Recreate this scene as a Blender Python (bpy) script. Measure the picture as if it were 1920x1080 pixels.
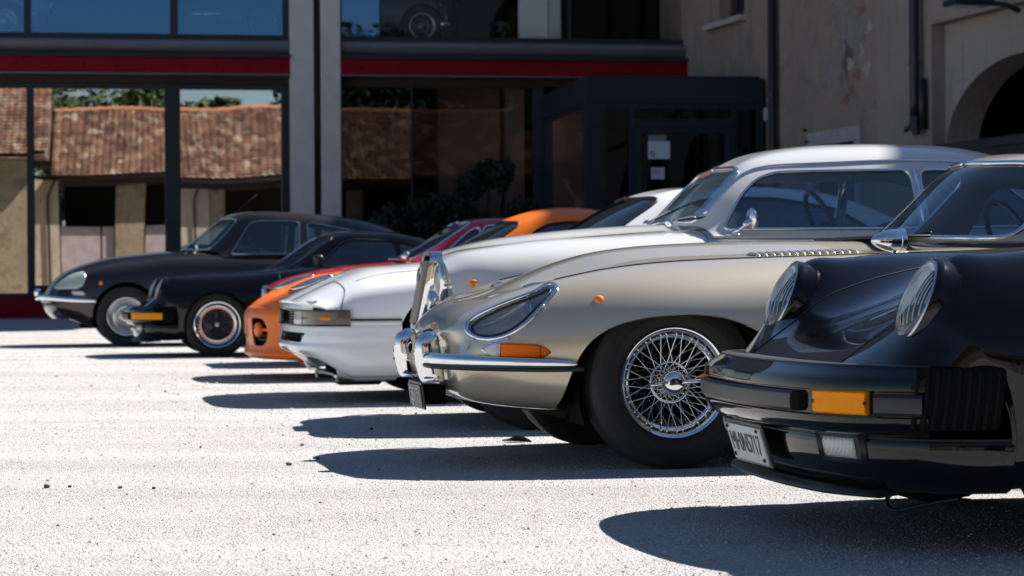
import bpy, bmesh, math, random
import numpy as np
from mathutils import Vector, Matrix

for o in list(bpy.data.objects): bpy.data.objects.remove(o)
SC = bpy.context.scene
COL = SC.collection
random.seed(7); RNG = np.random.default_rng(7)
rad = math.radians

# ------------------------------------------------------------------ camera
FPX = 4200.0            # focal length in photograph pixels (1920 wide)
CAM_H = 0.70
cam_d = bpy.data.cameras.new('camera'); cam = bpy.data.objects.new('camera', cam_d); COL.objects.link(cam)
cam_d.sensor_width = 36.0; cam_d.lens = 36.0*FPX/1920.0
cam_d.shift_y = -14.0/1920.0
cam_d.clip_start = 0.1; cam_d.clip_end = 3000
cam.location = (0, 0, CAM_H)
cam.rotation_mode = 'QUATERNION'
cam.rotation_quaternion = (Matrix.Rotation(rad(90), 3, 'X') @ Matrix.Rotation(-0.0067, 3, 'Z')).to_quaternion()
cam_d.dof.use_dof = True; cam_d.dof.focus_distance = 7.3; cam_d.dof.aperture_fstop = 6.6
SC.camera = cam

# ------------------------------------------------------------------ light
SUN_DIR = Vector((0.74, 0.56, 1.0)).normalized()        # towards the sun: from the right, beyond the hall
sun_el = math.asin(SUN_DIR.z); sun_az = math.atan2(SUN_DIR.x, SUN_DIR.y)
W = bpy.data.worlds.new('World'); SC.world = W; W.use_nodes = True
nt = W.node_tree; nt.nodes.clear()
wo = nt.nodes.new('ShaderNodeOutputWorld'); bg = nt.nodes.new('ShaderNodeBackground')
sky = nt.nodes.new('ShaderNodeTexSky'); sky.sky_type = 'NISHITA'; sky.sun_disc = False
sky.sun_elevation = sun_el; sky.sun_rotation = sun_az; sky.air_density = 1.0; sky.dust_density = 0.05; sky.ozone_density = 4.0
nt.links.new(sky.outputs[0], bg.inputs[0]); nt.links.new(bg.outputs[0], wo.inputs[0]); bg.inputs[1].default_value = 0.05
sl = bpy.data.lights.new('sun', 'SUN'); sl.energy = 5.0; sl.angle = rad(0.5); sl.color = (1.0, 0.955, 0.90)
so = bpy.data.objects.new('sun', sl); COL.objects.link(so)
so.rotation_euler = SUN_DIR.to_track_quat('Z', 'Y').to_euler(); so.location = (10, 8, 20)
SC.view_settings.view_transform = 'Standard'; SC.view_settings.look = 'None'
SC.view_settings.gamma = 1.0; SC.view_settings.exposure = 1.1; SC.view_settings.use_curve_mapping = False
SC.render.engine = 'CYCLES'
try:
    SC.cycles.max_bounces = 10; SC.cycles.transparent_max_bounces = 24; SC.cycles.glossy_bounces = 6
    SC.cycles.caustics_reflective = False; SC.cycles.caustics_refractive = False
except Exception: pass
# ------------------------------------------------------------------ geometry helpers
def nspline(t, P, tq):
    """natural cubic spline through P (n,d) at parameters t, sampled at tq"""
    P = np.asarray(P, float); t = np.asarray(t, float); n = len(t)
    sh = P.shape[1:]; P2 = P.reshape(n, -1)
    if n == 2:
        a = ((tq-t[0])/(t[1]-t[0]))[:, None]; return (P2[0]*(1-a)+P2[1]*a).reshape((len(tq),)+sh)
    h = np.diff(t); A = np.zeros((n, n)); B = np.zeros((n, P2.shape[1]))
    A[0, 0] = A[-1, -1] = 1
    for i in range(1, n-1):
        A[i, i-1] = h[i-1]; A[i, i] = 2*(h[i-1]+h[i]); A[i, i+1] = h[i]
        B[i] = 6*((P2[i+1]-P2[i])/h[i]-(P2[i]-P2[i-1])/h[i-1])
    M = np.linalg.solve(A, B)
    j = np.clip(np.searchsorted(t, tq, 'right')-1, 0, n-2); hh = h[j][:, None]
    a = (t[j+1]-tq)[:, None]; b = (tq-t[j])[:, None]
    r = M[j]*a**3/(6*hh)+M[j+1]*b**3/(6*hh)+(P2[j]/hh-M[j]*hh/6)*a+(P2[j+1]/hh-M[j+1]*hh/6)*b
    return r.reshape((len(tq),)+sh)
def curve(pts, n, closed=False):
    P = np.array(pts, float)
    if closed:
        m = len(P); P = np.concatenate([P[-3:], P, P[:4]])
    d = np.linalg.norm(np.diff(P, axis=0), axis=1)**0.75; t = np.concatenate([[0], np.cumsum(d)])
    if closed: return nspline(t, P, np.linspace(t[3], t[3+m], n, endpoint=False))
    return nspline(t, P, np.linspace(0, t[-1], n))
def f1(xs, ys):
    """smooth scalar function through knots"""
    xs = np.array(xs, float); ys = np.array(ys, float)
    def g(x):
        x = np.asarray(x, float); q = np.clip(x, xs[0], xs[-1])
        return nspline(xs, ys[:, None], q.ravel())[:, 0].reshape(q.shape)
    return g
class S:
    """indexed surface: V (n,3) and polygon list"""
    def __init__(s, V, F): s.V = np.asarray(V, float); s.F = F
    def copy(s): return S(s.V.copy(), list(s.F))
def net(ctrl, nu, nv):
    """C2 surface through a control net ctrl[i][k] -> grid S"""
    C = np.array(ctrl, float)
    du = np.linalg.norm(np.diff(C, axis=0), axis=2).mean(1)**0.8; u = np.concatenate([[0], np.cumsum(du)])
    G = nspline(u, C, np.linspace(0, u[-1], nu))
    dv = np.linalg.norm(np.diff(C, axis=1), axis=2).mean(0)**0.8; v = np.concatenate([[0], np.cumsum(dv)])
    G = np.swapaxes(nspline(v, np.swapaxes(G, 0, 1), np.linspace(0, v[-1], nv)), 0, 1)
    s = grid(G); us = np.interp(np.linspace(0, u[-1], nu), u, np.arange(len(u))); vs = np.interp(np.linspace(0, v[-1], nv), v, np.arange(len(v)))
    s.u, s.v = [a.ravel() for a in np.meshgrid(us, vs, indexing='ij')]
    return s
def grid(G):
    nu, nv = G.shape[:2]; F = []
    for i in range(nu-1):
        for j in range(nv-1):
            a = i*nv+j; F.append((a, a+nv, a+nv+1, a+1))
    return S(G.reshape(-1, 3), F)
def trim(s, f):
    """keep the part of s where f >= 0 (f: array per vertex)"""
    f = np.asarray(f, float); f = np.where(np.abs(f) < 1e-7, 1e-7, f)
    pos = f > 0; V = list(map(tuple, s.V)); F = []; cache = {}
    def cut(a, b):
        k = (a, b) if a < b else (b, a)
        if k not in cache:
            w = f[k[0]]/(f[k[0]]-f[k[1]]); p = s.V[k[0]]*(1-w)+s.V[k[1]]*w
            cache[k] = len(V); V.append(tuple(p))
        return cache[k]
    pl = pos.tolist()
    for q in s.F:
        m = [pl[i] for i in q]
        if all(m): F.append(q)
        elif any(m):
            out = []
            for a, b in zip(q, q[1:]+q[:1]):
                if pl[a]: out.append(a)
                if pl[a] != pl[b]: out.append(cut(a, b))
            if len(out) > 2: F.append(tuple(out))
    return clean(S(np.array(V), F))
def clean(s):
    used = sorted({i for q in s.F for i in q}); m = {o: n for n, o in enumerate(used)}
    return S(s.V[used] if used else np.zeros((0, 3)), [tuple(m[i] for i in q) for q in s.F])
def contour(s, f):
    """polylines of f == 0 on s"""
    f = np.asarray(f, float); f = np.where(np.abs(f) < 1e-7, 1e-7, f); segs = {}; P = {}
    def key(a, b):
        k = (a, b) if a < b else (b, a)
        if k not in P:
            w = f[k[0]]/(f[k[0]]-f[k[1]]); P[k] = s.V[k[0]]*(1-w)+s.V[k[1]]*w
        return k
    pl = (f > 0).tolist()
    for q in s.F:
        m0 = pl[q[0]]
        if all(pl[i] == m0 for i in q): continue
        c = [key(a, b) for a, b in zip(q, q[1:]+q[:1]) if pl[a] != pl[b]]
        if len(c) == 2:
            segs.setdefault(c[0], []).append(c[1]); segs.setdefault(c[1], []).append(c[0])
    out = []; seen = set()
    ends = [k for k in segs if len(segs[k]) == 1]+list(segs)
    for k in ends:
        if k in seen: continue
        path = [k]; seen.add(k)
        while True:
            nx = [n for n in segs[path[-1]] if n not in seen]
            if not nx: break
            path.append(nx[0]); seen.add(nx[0])
        if len(path) > 3: out.append((np.array([P[i] for i in path]), len(segs[k]) == 2))
    return sorted(out, key=lambda c: -len(c[0]))
def vnormals(s):
    N = np.zeros_like(s.V); by = {}
    for q in s.F: by.setdefault(len(q), []).append(q)
    for k, fs in by.items():
        A = np.array(fs); p = s.V[A]; n = np.zeros((len(A), 3))
        for i in range(1, k-1): n += np.cross(p[:, i]-p[:, 0], p[:, i+1]-p[:, 0])
        for c in range(3): N[:, c] += np.bincount(A.ravel(), np.repeat(n[:, c], k), len(N))
    L = np.linalg.norm(N, axis=1); L[L < 1e-12] = 1; return N/L[:, None]
def flip(s): return S(s.V, [tuple(reversed(q)) for q in s.F])
def outward(s, c=None):
    N = vnormals(s); c = s.V.mean(0) if c is None else np.array(c)
    return s if (N*(s.V-c)).sum() >= 0 else flip(s)
def merge(*ss):
    V = []; F = []; n = 0
    for s in ss:
        V.append(s.V); F += [tuple(i+n for i in q) for q in s.F]; n += len(s.V)
    return S(np.concatenate(V), F)
def mirror(s):
    M = S(s.V*np.array([1, -1, 1]), [tuple(reversed(q)) for q in s.F])
    return weld(merge(s, M), lambda V: np.abs(V[:, 1]) < 2e-3)
def weld(s, sel):
    m = sel(s.V); d = {}; mp = np.arange(len(s.V))
    for i in np.where(m)[0]:
        k = tuple(np.round(s.V[i]*np.array([1, 0, 1]), 5)); mp[i] = d.setdefault(k, i)
    F = []
    for q in s.F:
        r = [int(mp[i]) for i in q]; r = [a for a, b in zip(r, r[1:]+r[:1]) if a != b]
        if len(set(r)) > 2: F.append(tuple(r))
    return clean(S(s.V, F))
def thicken(s, t):
    N = vnormals(s); n = len(s.V); I = s.V-N*t
    V = [s.V, I]; F = list(s.F)+[tuple(i+n for i in reversed(q)) for q in s.F]
    ed = {}
    for q in s.F:
        for a, b in zip(q, q[1:]+q[:1]):
            if (b, a) in ed: del ed[(b, a)]
            else: ed[(a, b)] = 1
    m = 2*n; ex = []
    idx = {}
    def vi(i, k):
        if (i, k) not in idx: idx[(i, k)] = m+len(ex); ex.append(s.V[i] if k == 0 else I[i])
        return idx[(i, k)]
    for a, b in ed: F.append((vi(b, 0), vi(a, 0), vi(a, 1), vi(b, 1)))
    if ex: V.append(np.array(ex))
    return S(np.concatenate(V), F)
def offset(s, t): return S(s.V+vnormals(s)*t, s.F)
def polysd(x, z, poly):
    """signed distance to a closed polygon, positive inside"""
    x = np.asarray(x); z = np.asarray(z); P = np.asarray(poly, float); Q = np.roll(P, -1, 0)
    d = np.full(x.shape, 1e9); ins = np.zeros(x.shape, bool)
    for (ax, az), (bx, bz) in zip(P, Q):
        ex, ez = bx-ax, bz-az; L = ex*ex+ez*ez+1e-12
        t = np.clip(((x-ax)*ex+(z-az)*ez)/L, 0, 1)
        d = np.minimum(d, np.hypot(x-ax-t*ex, z-az-t*ez))
        c = (az > z) != (bz > z)
        with np.errstate(divide='ignore', invalid='ignore'):
            ins ^= c & (x < (bx-ax)*(z-az)/(bz-az if bz != az else 1e-12)+ax)
    return np.where(ins, d, -d)
def roundpoly(P, r, n=5):
    """round the corners of a closed polygon"""
    P = np.array(P, float); out = []; m = len(P); rr = r if hasattr(r, '__len__') else [r]*m
    for i in range(m):
        a, b, c = P[i-1], P[i], P[(i+1) % m]; u = a-b; w = c-b
        lu, lw = np.linalg.norm(u), np.linalg.norm(w); k = min(rr[i], .45*lu, .45*lw)
        p, q = b+u/lu*k, b+w/lw*k
        for t in np.linspace(0, 1, n): out.append((1-t)**2*p+2*t*(1-t)*b+t*t*q)
    return np.array(out)
def frames(P, closed):
    n = len(P)
    T = (np.roll(P, -1, 0)-np.roll(P, 1, 0)) if closed else np.gradient(P, axis=0)
    T /= np.linalg.norm(T, axis=1)[:, None]+1e-12
    up = np.array([0, 0, 1.0]) if abs(T[0, 2]) < .9 else np.array([0, 1.0, 0])
    X = np.cross(up, T[0]); X /= np.linalg.norm(X); Xs = [X]
    for i in range(1, n):
        X = X-T[i]*X.dot(T[i]); X /= np.linalg.norm(X)+1e-12; Xs.append(X)
    X = np.array(Xs); return T, X, np.cross(T, X)
def tube(P, r, n=8, closed=False, flat=None, nrm=None):
    """round tube along P; r scalar or array. nrm (surface normals) + flat=(w,h) gives an elliptical strip"""
    P = np.asarray(P, float); m = len(P); T, X, Y = frames(P, closed)
    if nrm is not None:
        Y = nrm-T*(nrm*T).sum(1)[:, None]; Y /= np.linalg.norm(Y, axis=1)[:, None]+1e-12; X = np.cross(Y, T)
    r = np.broadcast_to(np.asarray(r, float), (m,)); w, h = flat or (1, 1)
    a = np.linspace(0, 2*np.pi, n, endpoint=False)
    V = P[:, None]+r[:, None, None]*(w*np.cos(a)[None, :, None]*X[:, None]+h*np.sin(a)[None, :, None]*Y[:, None])
    F = []
    for i in range(m if closed else m-1):
        for j in range(n):
            k = (j+1) % n; i2 = (i+1) % m
            F.append((i*n+j, i*n+k, i2*n+k, i2*n+j))
    if not closed: F += [tuple(reversed(range(n))), tuple(range((m-1)*n, m*n))]
    return S(V.reshape(-1, 3), F)
def lathe(prof, n=48, axis='y', a0=0, a1=2*math.pi):
    """revolve (radius, axial) profile; axis y: axial is along y"""
    full = abs(a1-a0-2*math.pi) < 1e-6
    a = np.linspace(a0, a1, n, endpoint=not full); P = np.array(prof, float)
    c, s = np.cos(a)[:, None], np.sin(a)[:, None]; r, h = P[None, :, 0], P[None, :, 1]
    if axis == 'y': V = np.stack([r*c, np.broadcast_to(h, (n, len(P))), r*s], -1)
    elif axis == 'x': V = np.stack([np.broadcast_to(h, (n, len(P))), r*c, r*s], -1)
    else: V = np.stack([r*c, r*s, np.broadcast_to(h, (n, len(P)))], -1)
    m = len(P); F = []
    for i in range(n if full else n-1):
        for j in range(m-1):
            b = (i+1) % n; F.append((i*m+j, b*m+j, b*m+j+1, i*m+j+1))
    return S(V.reshape(-1, 3), F)
def cyl(p, q, r, n=10): return tube(np.array([p, q], float), r, n)
def box(c, d, bev=0.0, seg=2, rz=0.0):
    """box centre c, full size d, optional bevel"""
    bm = bmesh.new(); bmesh.ops.create_cube(bm, size=1.0)
    for v in bm.verts: v.co = Vector((v.co.x*d[0], v.co.y*d[1], v.co.z*d[2]))
    if bev > 0: bmesh.ops.bevel(bm, geom=bm.edges[:], offset=bev, segments=seg, profile=.6, affect='EDGES')
    if rz: bmesh.ops.rotate(bm, verts=bm.verts[:], cent=(0, 0, 0), matrix=Matrix.Rotation(rz, 3, 'Z'))
    s = frombm(bm); s.V += np.array(c, float); return s
def bx(x0, x1, y0, y1, z0, z1, bev=0.0): return box(((x0+x1)/2, (y0+y1)/2, (z0+z1)/2), (x1-x0, y1-y0, z1-z0), bev)
def frombm(bm):
    bm.verts.index_update(); s = S(np.array([v.co[:] for v in bm.verts]), [tuple(v.index for v in f.verts) for f in bm.faces]); bm.free(); return s
def prism(poly, h0, h1, plane='xz'):
    """extrude a 2D polygon; plane xz -> along y, xy -> along z, yz -> along x"""
    P = np.asarray(poly, float); n = len(P)
    def mk(h):
        o = np.full(n, h)
        return np.stack({'xz': [P[:, 0], o, P[:, 1]], 'xy': [P[:, 0], P[:, 1], o], 'yz': [o, P[:, 0], P[:, 1]]}[plane], -1)
    V = np.concatenate([mk(h0), mk(h1)])
    F = [tuple(reversed(range(n))), tuple(range(n, 2*n))]+[(i, (i+1) % n, n+(i+1) % n, n+i) for i in range(n)]
    return outward(S(V, F))
def sphere(c, r, n=16, m=10, sc=(1, 1, 1)):
    t = np.linspace(0.02, math.pi-.02, m); s = lathe([(math.sin(a), -math.cos(a)) for a in t], n, 'z')
    s.V = s.V*np.array(sc)*r+np.array(c); return outward(s)
def xf(s, M):
    A = np.array(M); return S(s.V@A[:3, :3].T+A[:3, 3], s.F)
def rot(s, ang, ax, c=(0, 0, 0)):
    R = np.array(Matrix.Rotation(ang, 3, ax)); c = np.array(c); return S((s.V-c)@R.T+c, s.F)
def mv(s, d): return S(s.V+np.array(d, float), s.F)
def obj(name, s, mat, parent=None, smooth=True, ang=None, kind=None):
    me = bpy.data.meshes.new(name)
    me.from_pydata(s.V.tolist(), [], [list(q) for q in s.F]); me.update()
    if smooth:
        me.polygons.foreach_set('use_smooth', np.ones(len(me.polygons), bool))
        if ang is not None: me.set_sharp_from_angle(angle=rad(ang))
    o = bpy.data.objects.new(name, me); COL.objects.link(o)
    if mat is not None: me.materials.append(mat)
    if parent is not None: o.parent = parent
    if kind: o['kind'] = kind
    return o
def hard(name, s, mat, parent=None, **k): return obj(name, s, mat, parent, smooth=False, **k)
def thing(name, label, cat, loc=(0, 0, 0), rz=0.0, group=None):
    o = bpy.data.objects.new(name, None); COL.objects.link(o); o.location = loc; o.rotation_euler = (0, 0, rz)
    o['label'] = label; o['category'] = cat
    if group: o['group'] = group
    return o
def tag(o, label, cat, group=None):
    o['label'] = label; o['category'] = cat
    if group: o['group'] = group
    return o
def copy_tree(o, parent=None):
    c = o.copy(); COL.objects.link(c); c.parent = parent
    for ch in o.children: copy_tree(ch, c)
    return c
def text_s(txt, size, depth=0.001, align='CENTER'):
    cu = bpy.data.curves.new('t', 'FONT'); cu.body = txt; cu.size = size; cu.align_x = align; cu.align_y = 'CENTER'; cu.extrude = depth; cu.resolution_u = 3
    o = bpy.data.objects.new('t', cu); me = o.to_mesh()
    s = S(np.array([v.co[:] for v in me.vertices]), [tuple(p.vertices) for p in me.polygons])
    o.to_mesh_clear(); bpy.data.objects.remove(o); bpy.data.curves.remove(cu); return s
# ------------------------------------------------------------------ materials
MATS = {}
def mat(name):
    m = bpy.data.materials.new(name); m.use_nodes = True; nt = m.node_tree
    return m, nt, nt.nodes['Principled BSDF'], nt.nodes['Material Output']
def nd(nt, t, **k):
    n = nt.nodes.new(t)
    for a, v in k.items():
        if a.startswith('i_'):
            key = a[2:]; n.inputs[int(key) if key.isdigit() else key.replace('_', ' ')].default_value = v
        else: setattr(n, a, v)
    return n
def lk(nt, a, b): nt.links.new(a, b)
def ramp(nt, stops, fac=None):
    r = nt.nodes.new('ShaderNodeValToRGB'); e = r.color_ramp.elements
    while len(e) < len(stops): e.new(.5)
    for q, (p, c) in zip(e, stops): q.position = p; q.color = (*c, 1) if len(c) == 3 else c
    if fac is not None: nt.links.new(fac, r.inputs[0])
    return r
def simple(name, col, rough=.5, metal=0.0, coat=0.0, spec=.5, bump=0.0, bscale=200, var=0.0, vscale=6.0):
    if name in MATS: return MATS[name]
    m, nt, b, o = mat(name)
    b.inputs['Base Color'].default_value = (*col, 1); b.inputs['Roughness'].default_value = rough
    b.inputs['Metallic'].default_value = metal; b.inputs['Specular IOR Level'].default_value = spec
    b.inputs['Coat Weight'].default_value = coat; b.inputs['Coat Roughness'].default_value = .03
    tc = None
    if var > 0 or bump > 0: tc = nd(nt, 'ShaderNodeTexCoord')
    if var > 0:
        n = nd(nt, 'ShaderNodeTexNoise', i_Scale=vscale, i_Detail=6.0, i_Roughness=.6); lk(nt, tc.outputs['Object'], n.inputs['Vector'])
        r = ramp(nt, [(.25, tuple(c*(1-var) for c in col)), (.75, tuple(min(1, c*(1+var)) for c in col))], n.outputs['Fac'])
        lk(nt, r.outputs[0], b.inputs['Base Color'])
    if bump > 0:
        n = nd(nt, 'ShaderNodeTexNoise', i_Scale=bscale, i_Detail=4.0); lk(nt, tc.outputs['Object'], n.inputs['Vector'])
        q = nd(nt, 'ShaderNodeBump', i_Strength=bump, i_Distance=.01); lk(nt, n.outputs['Fac'], q.inputs['Height']); lk(nt, q.outputs[0], b.inputs['Normal'])
    MATS[name] = m; return m
def paint(name, col, metal=0.0, rough=.35, flake=0.0, coat=1.0, spec=.5, cior=1.5):
    if name in MATS: return MATS[name]
    m, nt, b, o = mat(name); tc = nd(nt, 'ShaderNodeTexCoord')
    b.inputs['Metallic'].default_value = metal; b.inputs['Roughness'].default_value = rough
    b.inputs['Coat Weight'].default_value = coat; b.inputs['Coat Roughness'].default_value = .025; b.inputs['Coat IOR'].default_value = cior; b.inputs['Specular IOR Level'].default_value = spec
    b.inputs['Base Color'].default_value = (*col, 1)
    n = nd(nt, 'ShaderNodeTexNoise', i_Scale=3.0, i_Detail=5.0); lk(nt, tc.outputs['Object'], n.inputs['Vector'])
    r = ramp(nt, [(.3, (.004,)*3), (.75, (.018,)*3)], n.outputs['Fac']); lk(nt, r.outputs[0], b.inputs['Coat Roughness'])
    # very slight orange peel
    n2 = nd(nt, 'ShaderNodeTexNoise', i_Scale=26.0, i_Detail=1.0); lk(nt, tc.outputs['Object'], n2.inputs['Vector'])
    q = nd(nt, 'ShaderNodeBump', i_Strength=.006, i_Distance=.01); lk(nt, n2.outputs['Fac'], q.inputs['Height']); lk(nt, q.outputs[0], b.inputs['Coat Normal'])
    if flake > 0:
        v = nd(nt, 'ShaderNodeTexVoronoi', i_Scale=900.0); lk(nt, tc.outputs['Object'], v.inputs['Vector'])
        mx = nd(nt, 'ShaderNodeMixRGB', blend_type='MULTIPLY', i_0=flake); mx.inputs[1].default_value = (*col, 1)
        lk(nt, v.outputs['Color'], mx.inputs[2]); lk(nt, mx.outputs[0], b.inputs['Base Color'])
    MATS[name] = m; return m
def glass(name, tint=(.5, .6, .65), refl=.08, rough=0.0, fres=1.45, gcol=(1, 1, 1)):
    """thin sheet glass: tinted see-through plus mirror reflection that grows towards grazing angles"""
    if name in MATS: return MATS[name]
    m, nt, b, o = mat(name); nt.nodes.remove(b)
    t = nd(nt, 'ShaderNodeBsdfTransparent'); t.inputs[0].default_value = (*tint, 1)
    g = nd(nt, 'ShaderNodeBsdfGlossy'); g.inputs['Roughness'].default_value = rough; g.inputs[0].default_value = (*gcol, 1)
    lw = nd(nt, 'ShaderNodeLayerWeight', i_Blend=.5); f = nd(nt, 'ShaderNodeMath', operation='POWER'); lk(nt, lw.outputs['Facing'], f.inputs[0]); f.inputs[1].default_value = 5.0
    f0 = ((fres-1)/(fres+1))**2+refl; a = nd(nt, 'ShaderNodeMath', operation='MULTIPLY_ADD', use_clamp=True); lk(nt, f.outputs[0], a.inputs[0]); a.inputs[1].default_value = 1-f0; a.inputs[2].default_value = f0
    mx = nd(nt, 'ShaderNodeMixShader')
    lk(nt, a.outputs[0], mx.inputs[0]); lk(nt, t.outputs[0], mx.inputs[1]); lk(nt, g.outputs[0], mx.inputs[2]); lk(nt, mx.outputs[0], o.inputs[0])
    MATS[name] = m; return m
def lens(name, col, rough=.12, trans=.5, ribs=0.0, ax='x', coat=.6, rs=.35, sp=.5):
    """moulded lamp plastic / pressed glass with fine ribs"""
    if name in MATS: return MATS[name]
    m, nt, b, o = mat(name)
    b.inputs['Base Color'].default_value = (*col, 1); b.inputs['Roughness'].default_value = rough
    b.inputs['Transmission Weight'].default_value = trans; b.inputs['IOR'].default_value = 1.45
    b.inputs['Coat Weight'].default_value = coat; b.inputs['Specular IOR Level'].default_value = sp
    if ribs:
        tc = nd(nt, 'ShaderNodeTexCoord'); w = nd(nt, 'ShaderNodeTexWave', i_Scale=ribs, bands_direction=ax.upper(), i_Distortion=0.0)
        lk(nt, tc.outputs['Object'], w.inputs['Vector'])
        q = nd(nt, 'ShaderNodeBump', i_Strength=rs, i_Distance=.004); lk(nt, w.outputs['Fac'], q.inputs['Height']); lk(nt, q.outputs[0], b.inputs['Normal'])
    MATS[name] = m; return m
CHROME = simple('chrome', (.82, .84, .86), .045, 1.0)
CHROME_SOFT = simple('brushed_metal', (.62, .62, .61), .28, 1.0)
def tyre_mat():
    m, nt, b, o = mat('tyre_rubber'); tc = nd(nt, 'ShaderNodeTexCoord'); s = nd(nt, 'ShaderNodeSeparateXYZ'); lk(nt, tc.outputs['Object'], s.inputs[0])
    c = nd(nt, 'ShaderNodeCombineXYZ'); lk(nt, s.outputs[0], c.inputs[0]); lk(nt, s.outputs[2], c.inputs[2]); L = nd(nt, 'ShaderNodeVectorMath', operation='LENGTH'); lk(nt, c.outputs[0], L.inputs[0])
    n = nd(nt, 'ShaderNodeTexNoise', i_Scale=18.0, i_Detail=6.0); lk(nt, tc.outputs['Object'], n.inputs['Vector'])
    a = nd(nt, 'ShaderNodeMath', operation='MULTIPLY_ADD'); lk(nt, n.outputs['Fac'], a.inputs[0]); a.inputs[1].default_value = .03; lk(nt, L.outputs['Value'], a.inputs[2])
    r = ramp(nt, [(.295, (.013, .013, .0135)), (.322, (.036, .035, .034))], a.outputs[0]); lk(nt, r.outputs[0], b.inputs['Base Color'])  # tread paler than sidewall: light bounced off the ground painted in by radius
    b.inputs['Roughness'].default_value = .6; b.inputs['Specular IOR Level'].default_value = .35
    n2 = nd(nt, 'ShaderNodeTexNoise', i_Scale=160.0, i_Detail=3.0); lk(nt, tc.outputs['Object'], n2.inputs['Vector']); q = nd(nt, 'ShaderNodeBump', i_Strength=.2, i_Distance=.01); lk(nt, n2.outputs['Fac'], q.inputs['Height']); lk(nt, q.outputs[0], b.inputs['Normal'])
    return m
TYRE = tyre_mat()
RUBBER = simple('black_rubber', (.012, .012, .013), .5, 0, 0, .4)
PLASTIC = simple('black_plastic', (.016, .016, .018), .38, 0, 0, .5, bump=.1, bscale=600)
UNDER = simple('underbody_black', (.008, .008, .008), .9, 0, 0, .1)
CABIN = simple('cabin_trim', (.02, .02, .022), .7, var=.3, vscale=9)
LEATHER = simple('seat_leather', (.05, .045, .04), .5, bump=.15, bscale=90)
TAN = simple('tan_leather', (.22, .13, .07), .5, bump=.15, bscale=90)
WOOD = simple('wood_rim', (.12, .045, .018), .25, coat=.8, var=.3, vscale=40)
CARGLASS = glass('car_glass', (.55, .68, .76), .075)
DARKGLASS = glass('tinted_glass', (.30, .38, .44), .085)
AMBER_DEEP = lens('deep_amber_lens', (.92, .17, .003), .4, .0, ribs=90, coat=.0, sp=.2)
AMBER = lens('amber_lens', (1.0, .31, .002), .4, .0, ribs=90, coat=.0, sp=.15)
ORANGE_L = lens('orange_marker', (1.0, .24, .006), .12, .08)
CLEARL = lens('clear_lens', (.9, .93, .95), .06, .85, ribs=70)
WHITEPL = simple('plate_white', (.62, .61, .58), .45, var=.12, vscale=30)
INK = simple('plate_ink', (.03, .03, .035), .5)
# ------------------------------------------------------------------ setting materials
def gravel_mat():
    m, nt, b, o = mat('gravel_ground'); tc = nd(nt, 'ShaderNodeTexCoord'); P = tc.outputs['Object']
    mpb = nd(nt, 'ShaderNodeMapping'); mpb.inputs['Scale'].default_value = (.25, 1.1, 1); mpb.inputs['Rotation'].default_value = (0, 0, .2); lk(nt, P, mpb.inputs['Vector'])
    big = nd(nt, 'ShaderNodeTexNoise', i_Scale=.9, i_Detail=7.0, i_Roughness=.65); lk(nt, mpb.outputs[0], big.inputs['Vector'])
    mid = nd(nt, 'ShaderNodeTexNoise', i_Scale=14.0, i_Detail=6.0, i_Roughness=.7); lk(nt, P, mid.inputs['Vector'])
    fine = nd(nt, 'ShaderNodeTexVoronoi', i_Scale=130.0, i_Randomness=1.0); lk(nt, P, fine.inputs['Vector'])
    grit = nd(nt, 'ShaderNodeTexNoise', i_Scale=170.0, i_Detail=4.0, i_Roughness=.75); lk(nt, P, grit.inputs['Vector'])
    c1 = ramp(nt, [(.36, (.46, .449, .44)), (.62, (.595, .582, .572))], big.outputs['Fac'])
    c2 = ramp(nt, [(.0, (.66, .66, .66)), (.35, (.90, .89, .88)), (.6, (1, 1, 1)), (1, (1.06, 1.05, 1.04))], fine.outputs['Color'])
    m1 = nd(nt, 'ShaderNodeMixRGB', blend_type='MULTIPLY', i_0=1.0); lk(nt, c1.outputs[0], m1.inputs[1]); lk(nt, c2.outputs[0], m1.inputs[2])
    c3 = ramp(nt, [(.33, (.50, .49, .485)), (.45, (1, 1, 1))], grit.outputs['Fac'])
    m2 = nd(nt, 'ShaderNodeMixRGB', blend_type='MULTIPLY', i_0=.8); lk(nt, m1.outputs[0], m2.inputs[1]); lk(nt, c3.outputs[0], m2.inputs[2])
    c4 = ramp(nt, [(.35, (.88, .88, .88)), (.65, (1.05, 1.05, 1.05))], mid.outputs['Fac'])
    m3 = nd(nt, 'ShaderNodeMixRGB', blend_type='MULTIPLY', i_0=.8); lk(nt, m2.outputs[0], m3.inputs[1]); lk(nt, c4.outputs[0], m3.inputs[2])
    lk(nt, m3.outputs[0], b.inputs['Base Color']); b.inputs['Roughness'].default_value = .95; b.inputs['Specular IOR Level'].default_value = .15
    a = nd(nt, 'ShaderNodeMath', operation='MULTIPLY_ADD'); lk(nt, fine.outputs['Distance'], a.inputs[0]); a.inputs[1].default_value = -1.2; lk(nt, grit.outputs['Fac'], a.inputs[2])
    a2 = nd(nt, 'ShaderNodeMath', operation='MULTIPLY_ADD'); lk(nt, mid.outputs['Fac'], a2.inputs[0]); a2.inputs[1].default_value = 1.5; lk(nt, a.outputs[0], a2.inputs[2])
    q = nd(nt, 'ShaderNodeBump', i_Strength=.8, i_Distance=.008); lk(nt, a2.outputs[0], q.inputs['Height']); lk(nt, q.outputs[0], b.inputs['Normal'])
    return m
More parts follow.
